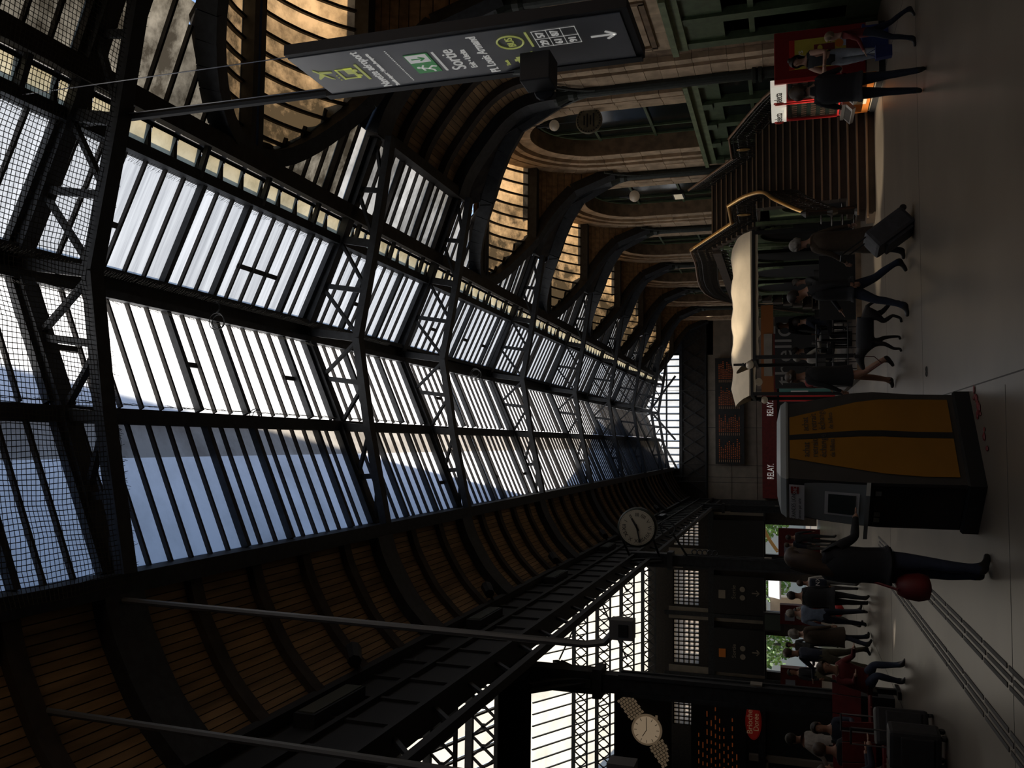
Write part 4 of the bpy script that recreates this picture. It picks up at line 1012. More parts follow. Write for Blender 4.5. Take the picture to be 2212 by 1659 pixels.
rg = MB(); rg.tube([(fx, YL_ - .60 + .12 * math.cos(t), 3.99 + .12 * math.sin(t)) for t in [i * 2 * pi / 24 for i in range(25)]], .009, 4, caps=False); rg.box(fx - .004, fx, YL_ - .75, YL_ - .47, 3.80, 3.82); rg.build('bus_ring', 'sign_yellow', pn)
text('lettering', 'BUS', 'sign_yellow', pn, (fx, YL_ - .60, 3.955), R_, U_, .10, 'CENTER')
for i, (a, b) in enumerate((('29', '57'), ('61', '87'), ('91', ''))):
    text('lettering', a, 'sign_white', pn, (fx, YL_ - .46, 3.66 - .13 * i), R_, U_, .10)
    if b: text('lettering', b, 'sign_white', pn, (fx, YL_ - .61, 3.66 - .13 * i), R_, U_, .10)
gr = MB()
for i in range(4): gr.box(fx - .002, fx, YL_ - .74, YL_ - .44, 3.755 - .13 * i, 3.76 - .13 * i)
for y in (.44, .59, .74): gr.box(fx - .002, fx, YL_ - y - .003, YL_ - y + .003, 3.365, 3.76)
gr.build('number_grid', 'sign_white', pn)
ar = MB(); ar.beam((fx, YL_ - .50, 3.27), (fx, YL_ - .50, 3.06), .005, .024, (0, 1, 0)).beam((fx, YL_ - .50, 3.05), (fx, YL_ - .57, 3.13), .005, .024, (0, 1, .3)).beam((fx, YL_ - .50, 3.05), (fx, YL_ - .43, 3.13), .005, .024, (0, 1, .3)); ar.build('arrow', 'sign_white', pn)
cb = thing('speaker_box', 'black cube loudspeaker bracketed to the hanging exit sign', 'loudspeaker', (3.4, 7.4, 3.75))
MB().rbox(3.22, 3.48, 7.20, 7.48, 3.62, 3.90, .012).build('cabinet', 'black', cb)
MB().lathe([(.01, 0), (.09, 0), (.10, .015), (.01, .02)], (3.24, 7.49, 3.75), 14, 'y').build('cone', 'iron', cb)
MB().prism([(3.48, 7.48, 3.72), (3.62, 7.86, 4.35), (3.62, 7.86, 4.1), (3.50, 7.5, 3.66)], (.03, .02, 0)).tube([(3.4, 7.46, 3.7), (3.5, 7.66, 3.72), (3.62, 7.85, 4.2)], .035, 6).build('bracket', 'iron_green', cb)

# hanging poles with camera boxes at the left
for k, (x, y, zt, zb, lab) in enumerate(((-1.72, 7.66, 8.60, 3.12, 'grey drop pole with a small camera box hanging in front of the train shed'), (-2.50, 6.45, 8.2, 2.9, 'grey drop pole crossing the left corner of the picture'))):
    t = thing('drop_pole', lab, 'pole', (x, y, zb), 'hanging poles')
    MB().tube([(x, y, zt), (x - .06, y, zb + .25), (x - .03, y, zb + .08), (x + .06, y, zb)], .034, 8).build('pole', 'pole_grey', t)
    MB().cbox((x + .10, y, zb - .08), (.17, .17, .20)).build('camera_box', 'pole_grey', t); MB().cbox((x + .10, y - .09, zb - .10), (.10, .02, .08)).build('lens', 'black_gloss', t)

# ------------------------------------------------------------------ ticket kiosk
K = thing('ticket_kiosk', 'ticket kiosk with two tall yellow back panels and a screen on its left face', 'ticket machine', (0, 8.9, 0))
A0, B0, D0, C0 = [Vector(p) for p in ((-.34, 8.41, 0), (.53, 9.13, 0), (.06, 9.62, 0), (-.79, 8.86, 0))]
ctr = (A0 + B0 + C0 + D0) / 4
def ring(sc, z, bul=0.0): return [ctr + (p - ctr) * (sc + (bul if i in (1, 2) else 0)) + Vector((0, 0, z)) for i, p in enumerate((A0, B0, D0, C0))]
def loft(rs, closed=True):
    m = MB(); n = len(rs[0])
    m.add([p for r in rs for p in r], [(i*n+k, i*n+(k+1) % n, (i+1)*n+(k+1) % n, (i+1)*n+k) for i in range(len(rs)-1) for k in range(n)] + [tuple(range(n))[::-1], tuple((len(rs)-1)*n+k for k in range(n))])
    return m
loft([ring(1.0, 0), ring(1.0, .13), ring(.97, .15)]).build('plinth', 'kiosk_dark', K)
LV = [(.95, .15, 0), (.95, .5, .01), (.95, .85, .05), (.93, 1.05, .05), (.89, 1.3, .02), (.84, 1.55, 0), (.82, 1.64, 0)]
loft([ring(*l) for l in LV]).build('body', 'kiosk_grey', K)
loft([ring(.84, 1.64), ring(.86, 1.66), ring(.80, 1.71), ring(.55, 1.745)]).build('cap', 'kiosk_white', K)
def face(z, s, a=0, b=1, off=.012):
    """point on the body side between corners a and b at height z"""
    for i in range(len(LV) - 1):
        if LV[i][1] <= z <= LV[i+1][1]:
            q = (z - LV[i][1]) / (LV[i+1][1] - LV[i][1]); sc = LV[i][0] + (LV[i+1][0] - LV[i][0]) * q; bu = LV[i][2] + (LV[i+1][2] - LV[i][2]) * q; break
    r = ring(sc, z, bu); p = r[a] + (r[b] - r[a]) * s
    d = (r[b] - r[a]).normalized(); nrm = Vector((d.y, -d.x, 0))
    if nrm.dot(r[a] - ctr) < 0: nrm = -nrm
    return p + nrm * off
zz = [.2, .5, .8, 1.0, 1.2, 1.4, 1.625]
le = lambda z: .07 + .17 * max(0, (z - .6) / 1.0) ** 1.3
re = lambda z: .93 - .13 * max(0, (z - .5) / 1.1) ** 1.3
pl_ = MB().grid([[face(z, le(z)), face(z, .485)] for z in zz]).build('back_panel', 'yellow', K, fix=False)
pr_ = MB().grid([[face(z, .55), face(z, re(z))] for z in zz]).build('back_panel', 'yellow', K, fix=False)
MB().grid([[face(z, .485, off=.016), face(z, .55, off=.016)] for z in zz]).build('seam_strip', 'black', K, fix=False)
dAB = (B0 - A0).normalized()
for (par, s0) in ((pl_, .255), (pr_, .585)):
    for i, (tx_, sz) in enumerate((('achat', .085), ('retrait', .085), ('échange', .085), ('de billets', .06))):
        z = 1.43 - i * .075; p = face(z + .02, s0, off=.02); up = face(z + .1, s0, off=.02) - face(z, s0, off=.02)
        text('lettering', tx_, 'text_grey', par, p, dAB, up, sz, ext=.001)
# machine face (corner A to corner C)
fc = lambda z, s, off=.012: face(z, s, 0, 3, off)
MB().grid([[fc(z, .06), fc(z, .94)] for z in (.16, .5, .9)]).build('lower_door', 'black_gloss', K, fix=False)
wf = MB().grid([[fc(z, .03 + .1 * max(0, (z - 1.35) / .3)), fc(z, .97 - .05 * max(0, (z - 1.35) / .3))] for z in (.94, 1.1, 1.25, 1.4, 1.5)]).build('front_panel', 'kiosk_white', K, fix=False)
MB().grid([[fc(z, .22, .02), fc(z, .78, .02)] for z in (1.02, 1.18, 1.32)]).build('bezel', 'white', wf, fix=False)
MB().grid([[fc(z, .27, .024), fc(z, .73, .024)] for z in (1.05, 1.18, 1.29)]).build('screen', 'screen', wf, fix=False)
q = [fc(.93, .0, .0), fc(.93, 1.0, .0), fc(.95, 1.0, .16), fc(.95, 0.0, .16)]
MB().prism(q, (0, 0, .035)).build('shelf', 'kiosk_white', K)
hp = MB().grid([[fc(z, .06, .05), fc(z, .96, .05)] for z in (1.50, 1.57, 1.635)]).build('header_notice', 'white', K, fix=False)
lg = MB().grid([[fc(z, .10, .056), fc(z, .28, .056)] for z in (1.55, 1.62)]).build('logo', 'logo_red', hp, fix=False)
dAC = (A0 - C0).normalized()
dd = (C0 - A0).normalized()
text('lettering', 'SNCF', 'white', hp, fc(1.565, .27, .06), -dd, (0, 0, 1), .05, ext=.001)
text('lettering', 'GRANDES LIGNES', 'text_grey', hp, fc(1.58, .95, .06), -dd, (0, 0, 1), .05, ext=.001)
text('lettering', 'Paiement par carte', 'text_grey', hp, fc(1.53, .95, .06), -dd, (0, 0, 1), .04, ext=.001)
for s in (.15, .62, .75): MB().grid([[fc(z, s, .018), fc(z, s + .1, .018)] for z in (.84, .89)]).build('slot', 'kiosk_white', K, fix=False)
MB().grid([[face(z, .1, 1, 2), face(z, .9, 1, 2)] for z in (.95, 1.1, 1.3, 1.5)]).build('side_machine_front', 'kiosk_white', K, fix=False)
rg = thing('red_rag', 'crumpled dark red litter on the floor behind the ticket kiosk foot', 'litter', (.35, 8.8, 0))
m = MB(); random.seed(3)
for i in range(16):
    q_ = random.random(); m = MB().ell((-.1 + .62 * q_ + random.uniform(.0, .10), 8.40 + .56 * q_ - random.uniform(.02, .12), .008), (random.uniform(.02, .05), random.uniform(.02, .04), .008 + .006 * random.random()), 6, 4); m.build('paper_scrap', 'red_dark', rg)

sc_ = MB()
for k in range(2): sc_.tube([(.9 + .035 * math.cos(t) + .05 * k, 11.65 + .05 * math.sin(t), .008) for t in [i * pi / 6 for i in range(13)]], .006, 4)
tag(sc_.build('wire_scrap', 'black'), 'tiny scrap of bent black wire on the open floor beyond the kiosk', 'litter')

# ------------------------------------------------------------------ cafe terrace with cream canopies
pf = thing('cafe_platform', 'low terrace platform with a black railing under the cream canopies', 'platform', (3.6, 21, 0))
MB().box(1.55, 5.4, 21.0, 29, 0, .12).build('deck', 'step_stone', pf); MB().box(1.55, 5.4, 20.97, 21.0, 0, .12).build('edge', 'stone_dark', pf)
for x in [1.6 + .16 * i for i in range(8)]: MB().tube([(x, 21.1, .12), (x, 21.1, .98)], .010, 4).build('railing_bar', 'black', pf)
MB().tube([(1.55, 21.1, .98), (2.8, 21.1, .98)], .02, 6).build('top_rail', 'black', pf); MB().tube([(1.55, 21.1, .3), (2.8, 21.1, .3)], .014, 6).build('mid_rail', 'black', pf)
for x in (2.9, 3.7, 4.5): MB().box(x, x + .7, 21.12, 21.18, .12, .9).build('screen_panel', 'black', pf)
def canopy(x0, x1, y0, y1, ze, zr, label):
    t = thing('cafe_canopy', label, 'canopy', ((x0 + x1) / 2, y0, 0), 'cream cafe canopies')
    nx, ny = 14, 10; rows = []
    for i in range(nx + 1):
        x = x0 + (x1 - x0) * i / nx; e = 0.06 * math.sin(i * 1.7) ; end = min(i, nx - i) / nx
        rows.append([(x - (.25 * math.sin(pi * j / ny) if i == 0 else 0), y0 + (y1 - y0) * j / ny, ze + (zr - ze + e * .5) * math.sin(pi * j / ny) ** .75 * (1 if 0 < i < nx else .82)) for j in range(ny + 1)])
    MB().grid(rows).build('cloth', 'cream_cloth', t, smooth=True, fix=False)
    MB().add([(x, y0 - .01, z) for i in range(nx + 1) for x in (x0 + (x1 - x0) * i / nx,) for z in (ze + .01, ze - .16 - .02 * (i % 2))], [(2*i, 2*i+2, 2*i+3, 2*i+1) for i in range(nx)]).build('valance', 'cream_cloth', t, fix=False)
    fr = MB()
    for y in (y0, y1): fr.box(x0, x1, y - .03, y + .03, ze - .10, ze - .03)
    for x in (x0, x1): fr.box(x - .03, x + .03, y0, y1, ze - .10, ze - .03)
    fr.build('frame', 'black', t)
    for x in (x0 + .05, x1 - .05):
        for y in (y0 + .02, y1 - .02): MB().box(x - .045, x + .045, y - .045, y + .045, .12, ze - .05).build('post', 'black', t)
    return t
canopy(2.1, 5.3, 22.0, 24.3, 2.46, 2.98, 'nearer cream cloth canopy over the cafe terrace')
canopy(1.35, 5.0, 24.6, 27.2, 2.62, 3.15, 'farther cream cloth canopy over the cafe terrace')
for k, (x, y, z, r) in enumerate(((2.0, 22.3, 2.52, .11), (1.75, 25.0, 2.38, .11), (1.35, 27.0, 2.28, .11), (3.4, 27.3, 2.5, .13))):
    globe((x, y, z), r, ['white globe lamp under the end of the nearer canopy', 'white globe lamp below the farther canopy', 'white globe lamp left of the farther canopy', 'white globe lamp half hidden between the canopies'][k])
th = thing('shop_board', 'black shop board lettered in grey above the far cafe tables', 'sign', (3.3, 34, 0))
MB().box(2.15, 4.85, 34, 34.2, .1, 2.05).build('board', 'black', th); MB().box(2.0, 5.3, 34.0, 34.2, 2.1, 2.55).build('fascia', 'fascia_orange', th)
MB().box(2.6, 4.2, 33.95, 34.0, 2.15, 2.45).build('fascia_panel', 'plaster', th)
mat('letter_grey', (.20, .19, .18), .6)
text('lettering', 'thellō', 'letter_grey', th, (2.25, 33.98, 1.45), (1, 0, 0), (0, 0, 1), .88, ext=.01, fit=2.35)
mg = thing('magazine_stand', 'narrow stand with red and teal covers beside the black shop board', 'stand', (1.85, 33, 0))
MB().box(1.60, 1.82, 33, 33.4, 0, 1.9).build('red_side', 'red_bright', mg); MB().box(1.85, 2.06, 33, 33.4, 0, 1.9).build('teal_side', mat('teal', (.08, .22, .2), .5), mg); MB().box(1.94, 1.98, 32.98, 33, .9, 1.5).build('white_strip', 'white', mg)
def cafe_table(x, y, label):
    t = thing('cafe_table', label, 'table', (x, y, .12), 'cafe tables')
    MB().lathe([(.01, .71), (.34, .71), (.34, .74), (.01, .74)], (x, y, .12), 14).build('top', 'kiosk_white', t)
    MB().tube([(x, y, .13), (x, y, .84)], .03, 6).build('pillar', 'black', t); MB().lathe([(.22, 0), (.22, .02), (.03, .04)], (x, y, .12), 12).build('foot', 'black', t)
    return t
def cafe_chair(x, y, rz, label):
    t = thing('cafe_chair', label, 'chair', (x, y, .12), 'cafe chairs', rz=rz)
    MB().box(-.2, .2, -.2, .2, .43, .46).build('seat', 'steel', t, local=True)
    MB().box(-.2, .2, -.22, -.19, .62, .85).build('backrest', 'steel', t, local=True)
    for sx in (-.18, .18):
        for sy, h in ((-.2, .85), (.18, .44)): MB().tube([(sx, sy, 0), (sx, sy, h)], .013, 5).build('leg', 'steel', t, local=True)
    return t
for k, (x, y) in enumerate(((2.6, 22.6), (3.6, 22.9), (2.1, 24.8), (3.3, 25.6))): cafe_table(x, y, ['round cafe table nearest the terrace railing corner', 'round cafe table under the middle of the nearer canopy', 'round cafe table under the farther canopy, left', 'round cafe table under the farther canopy, right'][k])
for k, (x, y, r) in enumerate(((2.15, 22.3, -.6), (3.05, 22.4, .9), (1.75, 24.4, 0), (2.6, 25.0, 1.6), (4.1, 22.7, 1.8))): cafe_chair(x, y, r, ['metal cafe chair at the railing corner', 'metal cafe chair between the two front tables', 'metal cafe chair at the left of the back terrace', 'metal cafe chair in the middle of the back terrace', 'metal cafe chair at the right end of the front row'][k])

# ------------------------------------------------------------------ clock on the colonnade
ck = thing('station_clock', 'large round double-faced station clock with roman numerals on the left colonnade', 'clock', (-2.35, 24.7, 5.72))
cx, cy, ckz, cr_ = -2.37, 24.75, 5.72, .50
MB().lathe([(.01, -.10), (cr_ + .02, -.10), (cr_ + .06, -.07), (cr_ + .06, .17), (cr_ + .02, .2), (.01, .2)], (cx, cy, ckz), 32, 'y').build('case', 'iron_green', ck)
fc_ = MB().lathe([(.01, 0), (cr_, 0), (cr_, .015), (.01, .015)], (cx, cy - .125, ckz), 36, 'y').build('dial', mat('dial', (.36, .32, .25), .5), ck)
tk = MB()
for i in range(60):
    t = 2 * pi * i / 60; r0 = cr_ - .03; tk.cbox((cx + r0 * math.sin(t), cy - .13, ckz + r0 * math.cos(t)), (.012, .006, .012))
tag(tk.build('minute_marks', 'black', fc_), kind='stuff')
for i, s in enumerate(('XII', 'I', 'II', 'III', 'IIII', 'V', 'VI', 'VII', 'VIII', 'IX', 'X', 'XI')):
    t = 2 * pi * i / 12; up = Vector((math.sin(t), 0, math.cos(t))); rt = Vector((math.cos(t), 0, -math.sin(t)))
    text('numeral', s, 'black', fc_, Vector((cx, cy - .13, ckz)) + up * .315, rt, up, .15, 'CENTER', ext=.002)
for (ang, ln, wd, nm) in ((math.radians(60), .30, .05, 'hour_hand'), (math.radians(258), .42, .035, 'minute_hand')):
    d = Vector((math.sin(ang), 0, math.cos(ang))); MB().beam(Vector((cx, cy - .145, ckz)) - d * .1, Vector((cx, cy - .145, ckz)) + d * ln, .01, wd, (d.z, 0, -d.x)).build(nm, 'black', fc_)
bk = MB()
for s in (0, 1):
    bk.tube([(LX + .1, 26.2, 5.3 + .9 * s), (cx - .3, cy, ckz - .45 + .9 * s)], .035, 6)
bk.tube([(cx + .2 * math.cos(t), cy, ckz - .85 + .2 * math.sin(t)) for t in [i * pi / 8 for i in range(17)]], .025, 5)
bk.tube([(LX + .2, 26.1, 4.5), (cx - .1, cy, 4.75), (cx + .1, cy, 5.1)], .03, 6)
for i in range(5): bk.tube([(-2.95 + .07 * math.cos(t), 24.4, 4.1 - .14 * i + .07 * math.sin(t)) for t in [j * pi / 5 for j in range(11)]], .018, 4)
bk.build('bracket', 'iron', ck)

# ------------------------------------------------------------------ boards and signs at the far end
mat('led', (.10, .03, .01), .6, emit=(1, .22, .05, .05))
mat('led_dim', (.1, .06, .04), .6, emit=(1, .55, .3, .03))
def board(name, label, x0, x1, y, z0, z1, cols, rows, lh=1.0):
    t = thing(name, label, 'departure board', ((x0 + x1) / 2, y, z0))
    MB().box(x0, x1, y, y + .15, z0, z1).build('casing', 'black', t)
    m = MB(); m2 = MB(); cw = (x1 - x0) / cols
    for c in range(cols):
        for r in range(rows):
            z = z1 - (z1 - z0) * (.14 + .76 * r / rows); x = x0 + cw * (c + .08)
            m2.box(x, x + cw * .09, y - .01, y, z - .018, z + .018); x += cw * .14; end = x0 + cw * (c + .55 + .4 * random.random())
            while x < end:
                ln = cw * random.uniform(.015, .045); m.box(x, x + ln, y - .01, y, z - .012 * lh, z + .012 * lh); x += ln + cw * .035
    tag(m.build('text_rows', 'led', t), kind='stuff'); tag(m2.build('time_column', 'led_dim', t), kind='stuff')
    return t
board('departure_board', 'wide black departure board with orange rows on the far end wall', -1.2, 5.35, YE - .3, 4.14, 5.86, 4, 11, 2.6)
board('departure_board', 'black departure board with orange rows under the watch advertisement', -8.4, -5.55, 20.0, 2.55, 3.74, 1, 10)
rl = thing('shop_fascia', 'dark red bookshop fascia along the foot of the far end wall', 'shop sign', (2, YE, 2.2))
MB().box(-3.2, 7.2, YE - .5, YE, 2.2, 3.08).build('fascia', 'red_dark', rl); MB().box(-3.0, 7.2, YE - .45, YE - .02, 0, 2.2).build('shop_front', 'black', rl)
for x in (1.75, -2.05): text('lettering', 'RELAY.', 'sign_white', rl, (x, YE - .52, 2.42), (1, 0, 0), (0, 0, 1), .55, ext=.01, fit=.9)
for x in (-2.2, -1.9, -1.2, 1.0, 3.2): tag(MB().tube([(x, 52.4, 2.9), (x, 52.4, 8.9)], .012, 4).build('hanging_cable', 'iron'), {-2.2: 'leftmost thin cable hanging before the far end wall', -1.9: 'second thin cable hanging before the far end wall', -1.2: 'third thin cable hanging before the far end wall', 1.0: 'thin cable hanging before the middle of the departure board', 3.2: 'thin cable hanging before the right of the departure board'}[x], 'cable')
MB().box(2.9, 6.4, YE - 8, YE - 7.92, 6.2, 6.26)
# watch advertisement
wa = thing('watch_poster', 'large black advertisement showing a bracelet wristwatch', 'poster', (-6.9, 20, 4.2))
MB().box(-8.6, -5.45, 20, 20.15, 4.2, 5.42).build('panel', 'black', wa)
fr = MB().box(-8.6, -5.4, 19.96, 20.0, 4.16, 4.2).box(-8.6, -5.4, 19.96, 20, 5.42, 5.46).box(-5.45, -5.4, 19.96, 20, 4.16, 5.46); fr.build('frame', 'iron', wa)
wx, wz = -6.42, 4.72; tilt = math.radians(0)
mat('watch_gold', (.45, .34, .22), .45, emit=(1, .72, .45, .06)); mat('watch_dial', (.42, .33, .22), .4, emit=(1, .74, .48, .16))
MB().lathe([(.01, 0), (.33, 0), (.345, .01), (.345, .03), (.01, .03)], (wx, 19.96, wz), 36, 'y').build('case', 'watch_gold', wa)
dl = MB().lathe([(.01, 0), (.295, 0), (.295, .01), (.01, .01)], (wx, 19.95, wz), 36, 'y').build('dial', 'watch_dial', wa)
tk = MB()
for i in range(12):
    t = 2 * pi * i / 12 + .5; d = Vector((math.sin(t), 0, math.cos(t))); tk.beam(Vector((wx, 19.945, wz)) + d * .22, Vector((wx, 19.945, wz)) + d * .28, .004, .012, (d.z, 0, -d.x))
tk.build('hour_marks', 'black', dl)
for (ang, ln) in ((1.55, .24), (4.0 - 5.0, .17)):
    d = Vector((math.sin(ang), 0, math.cos(ang))); MB().beam((wx, 19.94, wz), Vector((wx, 19.94, wz)) + d * ln, .004, .014, (d.z, 0, -d.x)).build('hand', 'black', dl)
MB().cbox((wx + .30, 19.97, wz - .22), (.07, .03, .05)).build('crown', 'watch_gold', wa)
lk = MB(); e1 = Vector((.80, 0, .60)); e2 = Vector((-.60, 0, .80))
for s in (1, -1):
    for r in range(8):
        for c in range(5):
            p = Vector((wx, 19.975, wz)) + e1 * s * (.37 + .066 * r) * (1) + e2 * (-.15 + .075 * c + (.02 if r % 2 else 0))
            if p.z > 5.36 or p.z < 4.24: continue
            lk.beam(p - e1 * .026, p + e1 * .026, .02, .055, e2)
lk.build('bracelet_links', 'watch_gold', wa)
# cafe counter below the boards
bc = thing('bakery_counter', 'dark bakery counter front under the departure board at the left', 'shop', (-7, 20, 0))
MB().box(-9.5, -5.35, 20.05, 20.4, 0, 2.55).build('front', 'black', bc); MB().box(-9.5, -5.3, 19.9, 20.1, 2.15, 2.3).build('awning_bar', 'iron', bc)
for x in (-6.75, -8.6): MB().box(x - .06, x + .06, 19.92, 20.06, 0, 2.5).build('frame_post', 'plaster', bc)
MB().box(-9.5, -6.75, 19.92, 20.06, 2.1, 2.18).build('frame_head', 'plaster', bc)
MB().box(-8.3, -6.95, 20.0, 20.05, 1.2, 2.0).build('menu_panel', mat('menu', (.05, .09, .14), .4, emit=(.3, .5, .8, .02)), bc)
MB().box(-8.7, -7.6, 19.85, 19.95, .95, 1.08).build('lit_counter', mat('warm', (.5, .38, .15), .5, emit=(1, .75, .35, .35)), bc)
bd = thing('oval_sign', 'red oval bakery sign with pale lettering at the left', 'sign', (-5.95, 19.9, 2.38))
ov = MB(); pts = [(-5.97 + .38 * math.cos(t), 19.86, 2.40 + .17 * math.sin(t)) for t in [2 * pi * i / 28 for i in range(28)]]
ov.prism(pts, (0, .06, 0)).build('plate', mat('oval_red', (.22, .012, .01), .4, emit=(1, .05, .03, .03)), bd)
MB().tube([(-5.97 + .36 * math.cos(t), 19.855, 2.40 + .155 * math.sin(t)) for t in [2 * pi * i / 28 for i in range(29)]], .006, 4, caps=False).build('rim', 'logo_red', bd)
mat('cream_text', (.6, .45, .28), .5, emit=(1, .7, .4, .04))
text('lettering', 'Brioche', 'cream_text', bd, (-5.97, 19.85, 2.42), (1, 0, 0), (0, 0, 1), .17, 'CENTER', fit=.50); text('lettering', 'Dorée', 'cream_text', bd, (-5.97, 19.85, 2.29), (1, 0, 0), (0, 0, 1), .16, 'CENTER', fit=.36)
# dark exit signs above the doors
for k, (x0, x1, lab) in enumerate(((-7.95, -10.2, 'black exit direction panel above the middle doors'), (-11.1, -13.7, 'black direction panel with an orange symbol above the left doors'), (-4.6, -6.8, 'black glass panel above the doors behind the clock column'))):
    t = thing('exit_panel', lab, 'sign', ((x0 + x1) / 2, YE - .4, 3.05), 'dark panels above the exits')
    p = MB().box(x1, x0, YE - .5, YE - .13, 3.05, 6.0).build('panel', 'black', t)
    if k < 2:
        text('lettering', 'Sortie', 'plaster', p, (x1 + .9, YE - .52, 4.7), (1, 0, 0), (0, 0, 1), .34)
        ic = MB().box(x1 + .9, x1 + 1.4, YE - .52, YE - .5, 5.3, 5.7); ic.build('icon', 'orange' if k else 'plaster', p)
        ar = MB(); ax = x1 + 1.3; ar.beam((ax, YE - .51, 3.75), (ax, YE - .51, 3.35), .02, .07, (1, 0, 0)).beam((ax, YE - .51, 3.33), (ax + .16, YE - .51, 3.5), .02, .06, (1, 0, 0)).beam((ax, YE - .51, 3.33), (ax - .16, YE - .51, 3.5), .02, .06, (1, 0, 0)); ar.build('arrow', 'plaster', p)
        for i in range(2): MB().lathe([(.1, 0), (.16, 0), (.16, .02), (.1, .02)], (x1 + 1.0 + .5 * i, YE - .53, 4.3), 14, 'y').build('ring', 'plaster', p)
# red shop blocks beside the exits
for k, (x0, x1, z1, lab) in enumerate(((-4.9, -6.5, 2.15, 'red stall front in the exit behind the clock column'), (-9.3, -10.4, 2.1, 'red stall front at the middle exit'), (-12.9, -14.2, 2.1, 'red stall front by the left exit'))):
    t = thing('red_stall', lab, 'stall', ((x0 + x1) / 2, 50, 0), 'red stalls by the exits')
    MB().box(x1 * .93, x0 * .93, 50, 50.6, 0, z1).build('front', 'red_dark', t); MB().box(x1 * .93 + .2, x1 * .93 + .6, 49.95, 50, 1.35, 1.85).build('notice', 'poster_blue', t)
kp = thing('cream_kiosk', 'cream kiosk with a striped awning outside the middle exit', 'kiosk', (-10, 60, 0))
MB().box(-11.0, -9.9, 60, 61, 0, 2.8).build('body', 'cream_cloth', kp); MB().prism([(-9.9, 59.2, 2.2), (-9.9, 60, 2.9), (-9.9, 60, 2.8), (-9.9, 59.2, 2.1)], (1.3, 0, 0)).build('awning', 'white', kp)
cv = thing('street_canopy', 'gold lettered curved street canopy outside the first exit', 'canopy', (-5.8, 62, 0))
m = MB()
for i in range(8): m.beam((-7.2 + .3 * i, 62, 2.3 + 1.0 * math.sin(i * .22)), (-6.9 + .3 * i, 62, 2.3 + 1.0 * math.sin((i + 1) * .22)), .1, .22)
m.build('arch', 'brass', cv); MB().tube([(-5.0, 62, 0), (-5.0, 62, 3.3)], .06, 6).build('post', 'steel', cv); MB().tube([(-7.1, 62, 0), (-7.1, 62, 2.4)], .06, 6).build('post', 'steel', cv)
mon = thing('wall_screen', 'black framed information screen on the pier between the exits', 'screen', (-10.6, YE - .5, 2.0))
MB().box(-11.0, -9.9, YE - .9, YE - .7, 1.9, 3.1).build('casing', 'black', mon); MB().box(-10.9, -10.0, YE - .92, YE - .9, 2.1, 3.0).build('screen', 'screen', mon)
# ------------------------------------------------------------------ people: one skinned body each, hair and clothes as children
BAKE = []       # (temporary skin object, callback)
def skin_obj(name, verts, radii, edges, roots, sub=1):
    me = bpy.data.meshes.new(name); me.from_pydata([tuple(v) for v in verts], edges, []); me.update()
    o = bpy.data.objects.new(name, me); COL.objects.link(o)
    o.modifiers.new('skin', 'SKIN'); sv = me.skin_vertices[0].data
    for i, r in enumerate(radii):
        sv[i].radius = r if isinstance(r, tuple) else (r, r); sv[i].use_root = i in roots
    o.modifiers['skin'].use_smooth_shade = True
    if sub: m = o.modifiers.new('sub', 'SUBSURF'); m.levels = sub; m.render_levels = sub
    return o
def cloth(name, col, **k): return mat(name, col, 0.9, var=0.12, scale=18, **k)
for n_, c_ in dict(c_black=(.012, .012, .014), c_navy=(.012, .016, .03), c_jeans=(.022, .03, .055), c_lightjeans=(.26, .29, .33), c_brown=(.050, .034, .02), c_redhoodie=(.12, .012, .012), c_redcoat=(.10, .008, .008), c_white=(.40, .37, .33), c_blueshirt=(.16, .20, .27), c_grey=(.10, .10, .10), c_royal=(.012, .02, .10), c_pink=(.25, .05, .05), c_khaki=(.09, .08, .05)).items(): cloth(n_, c_)
mat('hair_dark', (.018, .011, .007), .6, var=.3, scale=30, stretch=(1, 1, .15)); mat('hair_brown', (.040, .022, .010), .6, var=.3, scale=30, stretch=(1, 1, .15))
mat('hair_grey', (.20, .18, .155), .7, var=.3, scale=30, stretch=(1, 1, .15)); mat('hair_blond', (.20, .14, .08), .7, var=.3, scale=30, stretch=(1, 1, .15))
mat('eye', (.02, .015, .012), .3); mat('shoe', (.014, .012, .011), .5); mat('shoe_white', (.42, .38, .35), .6)

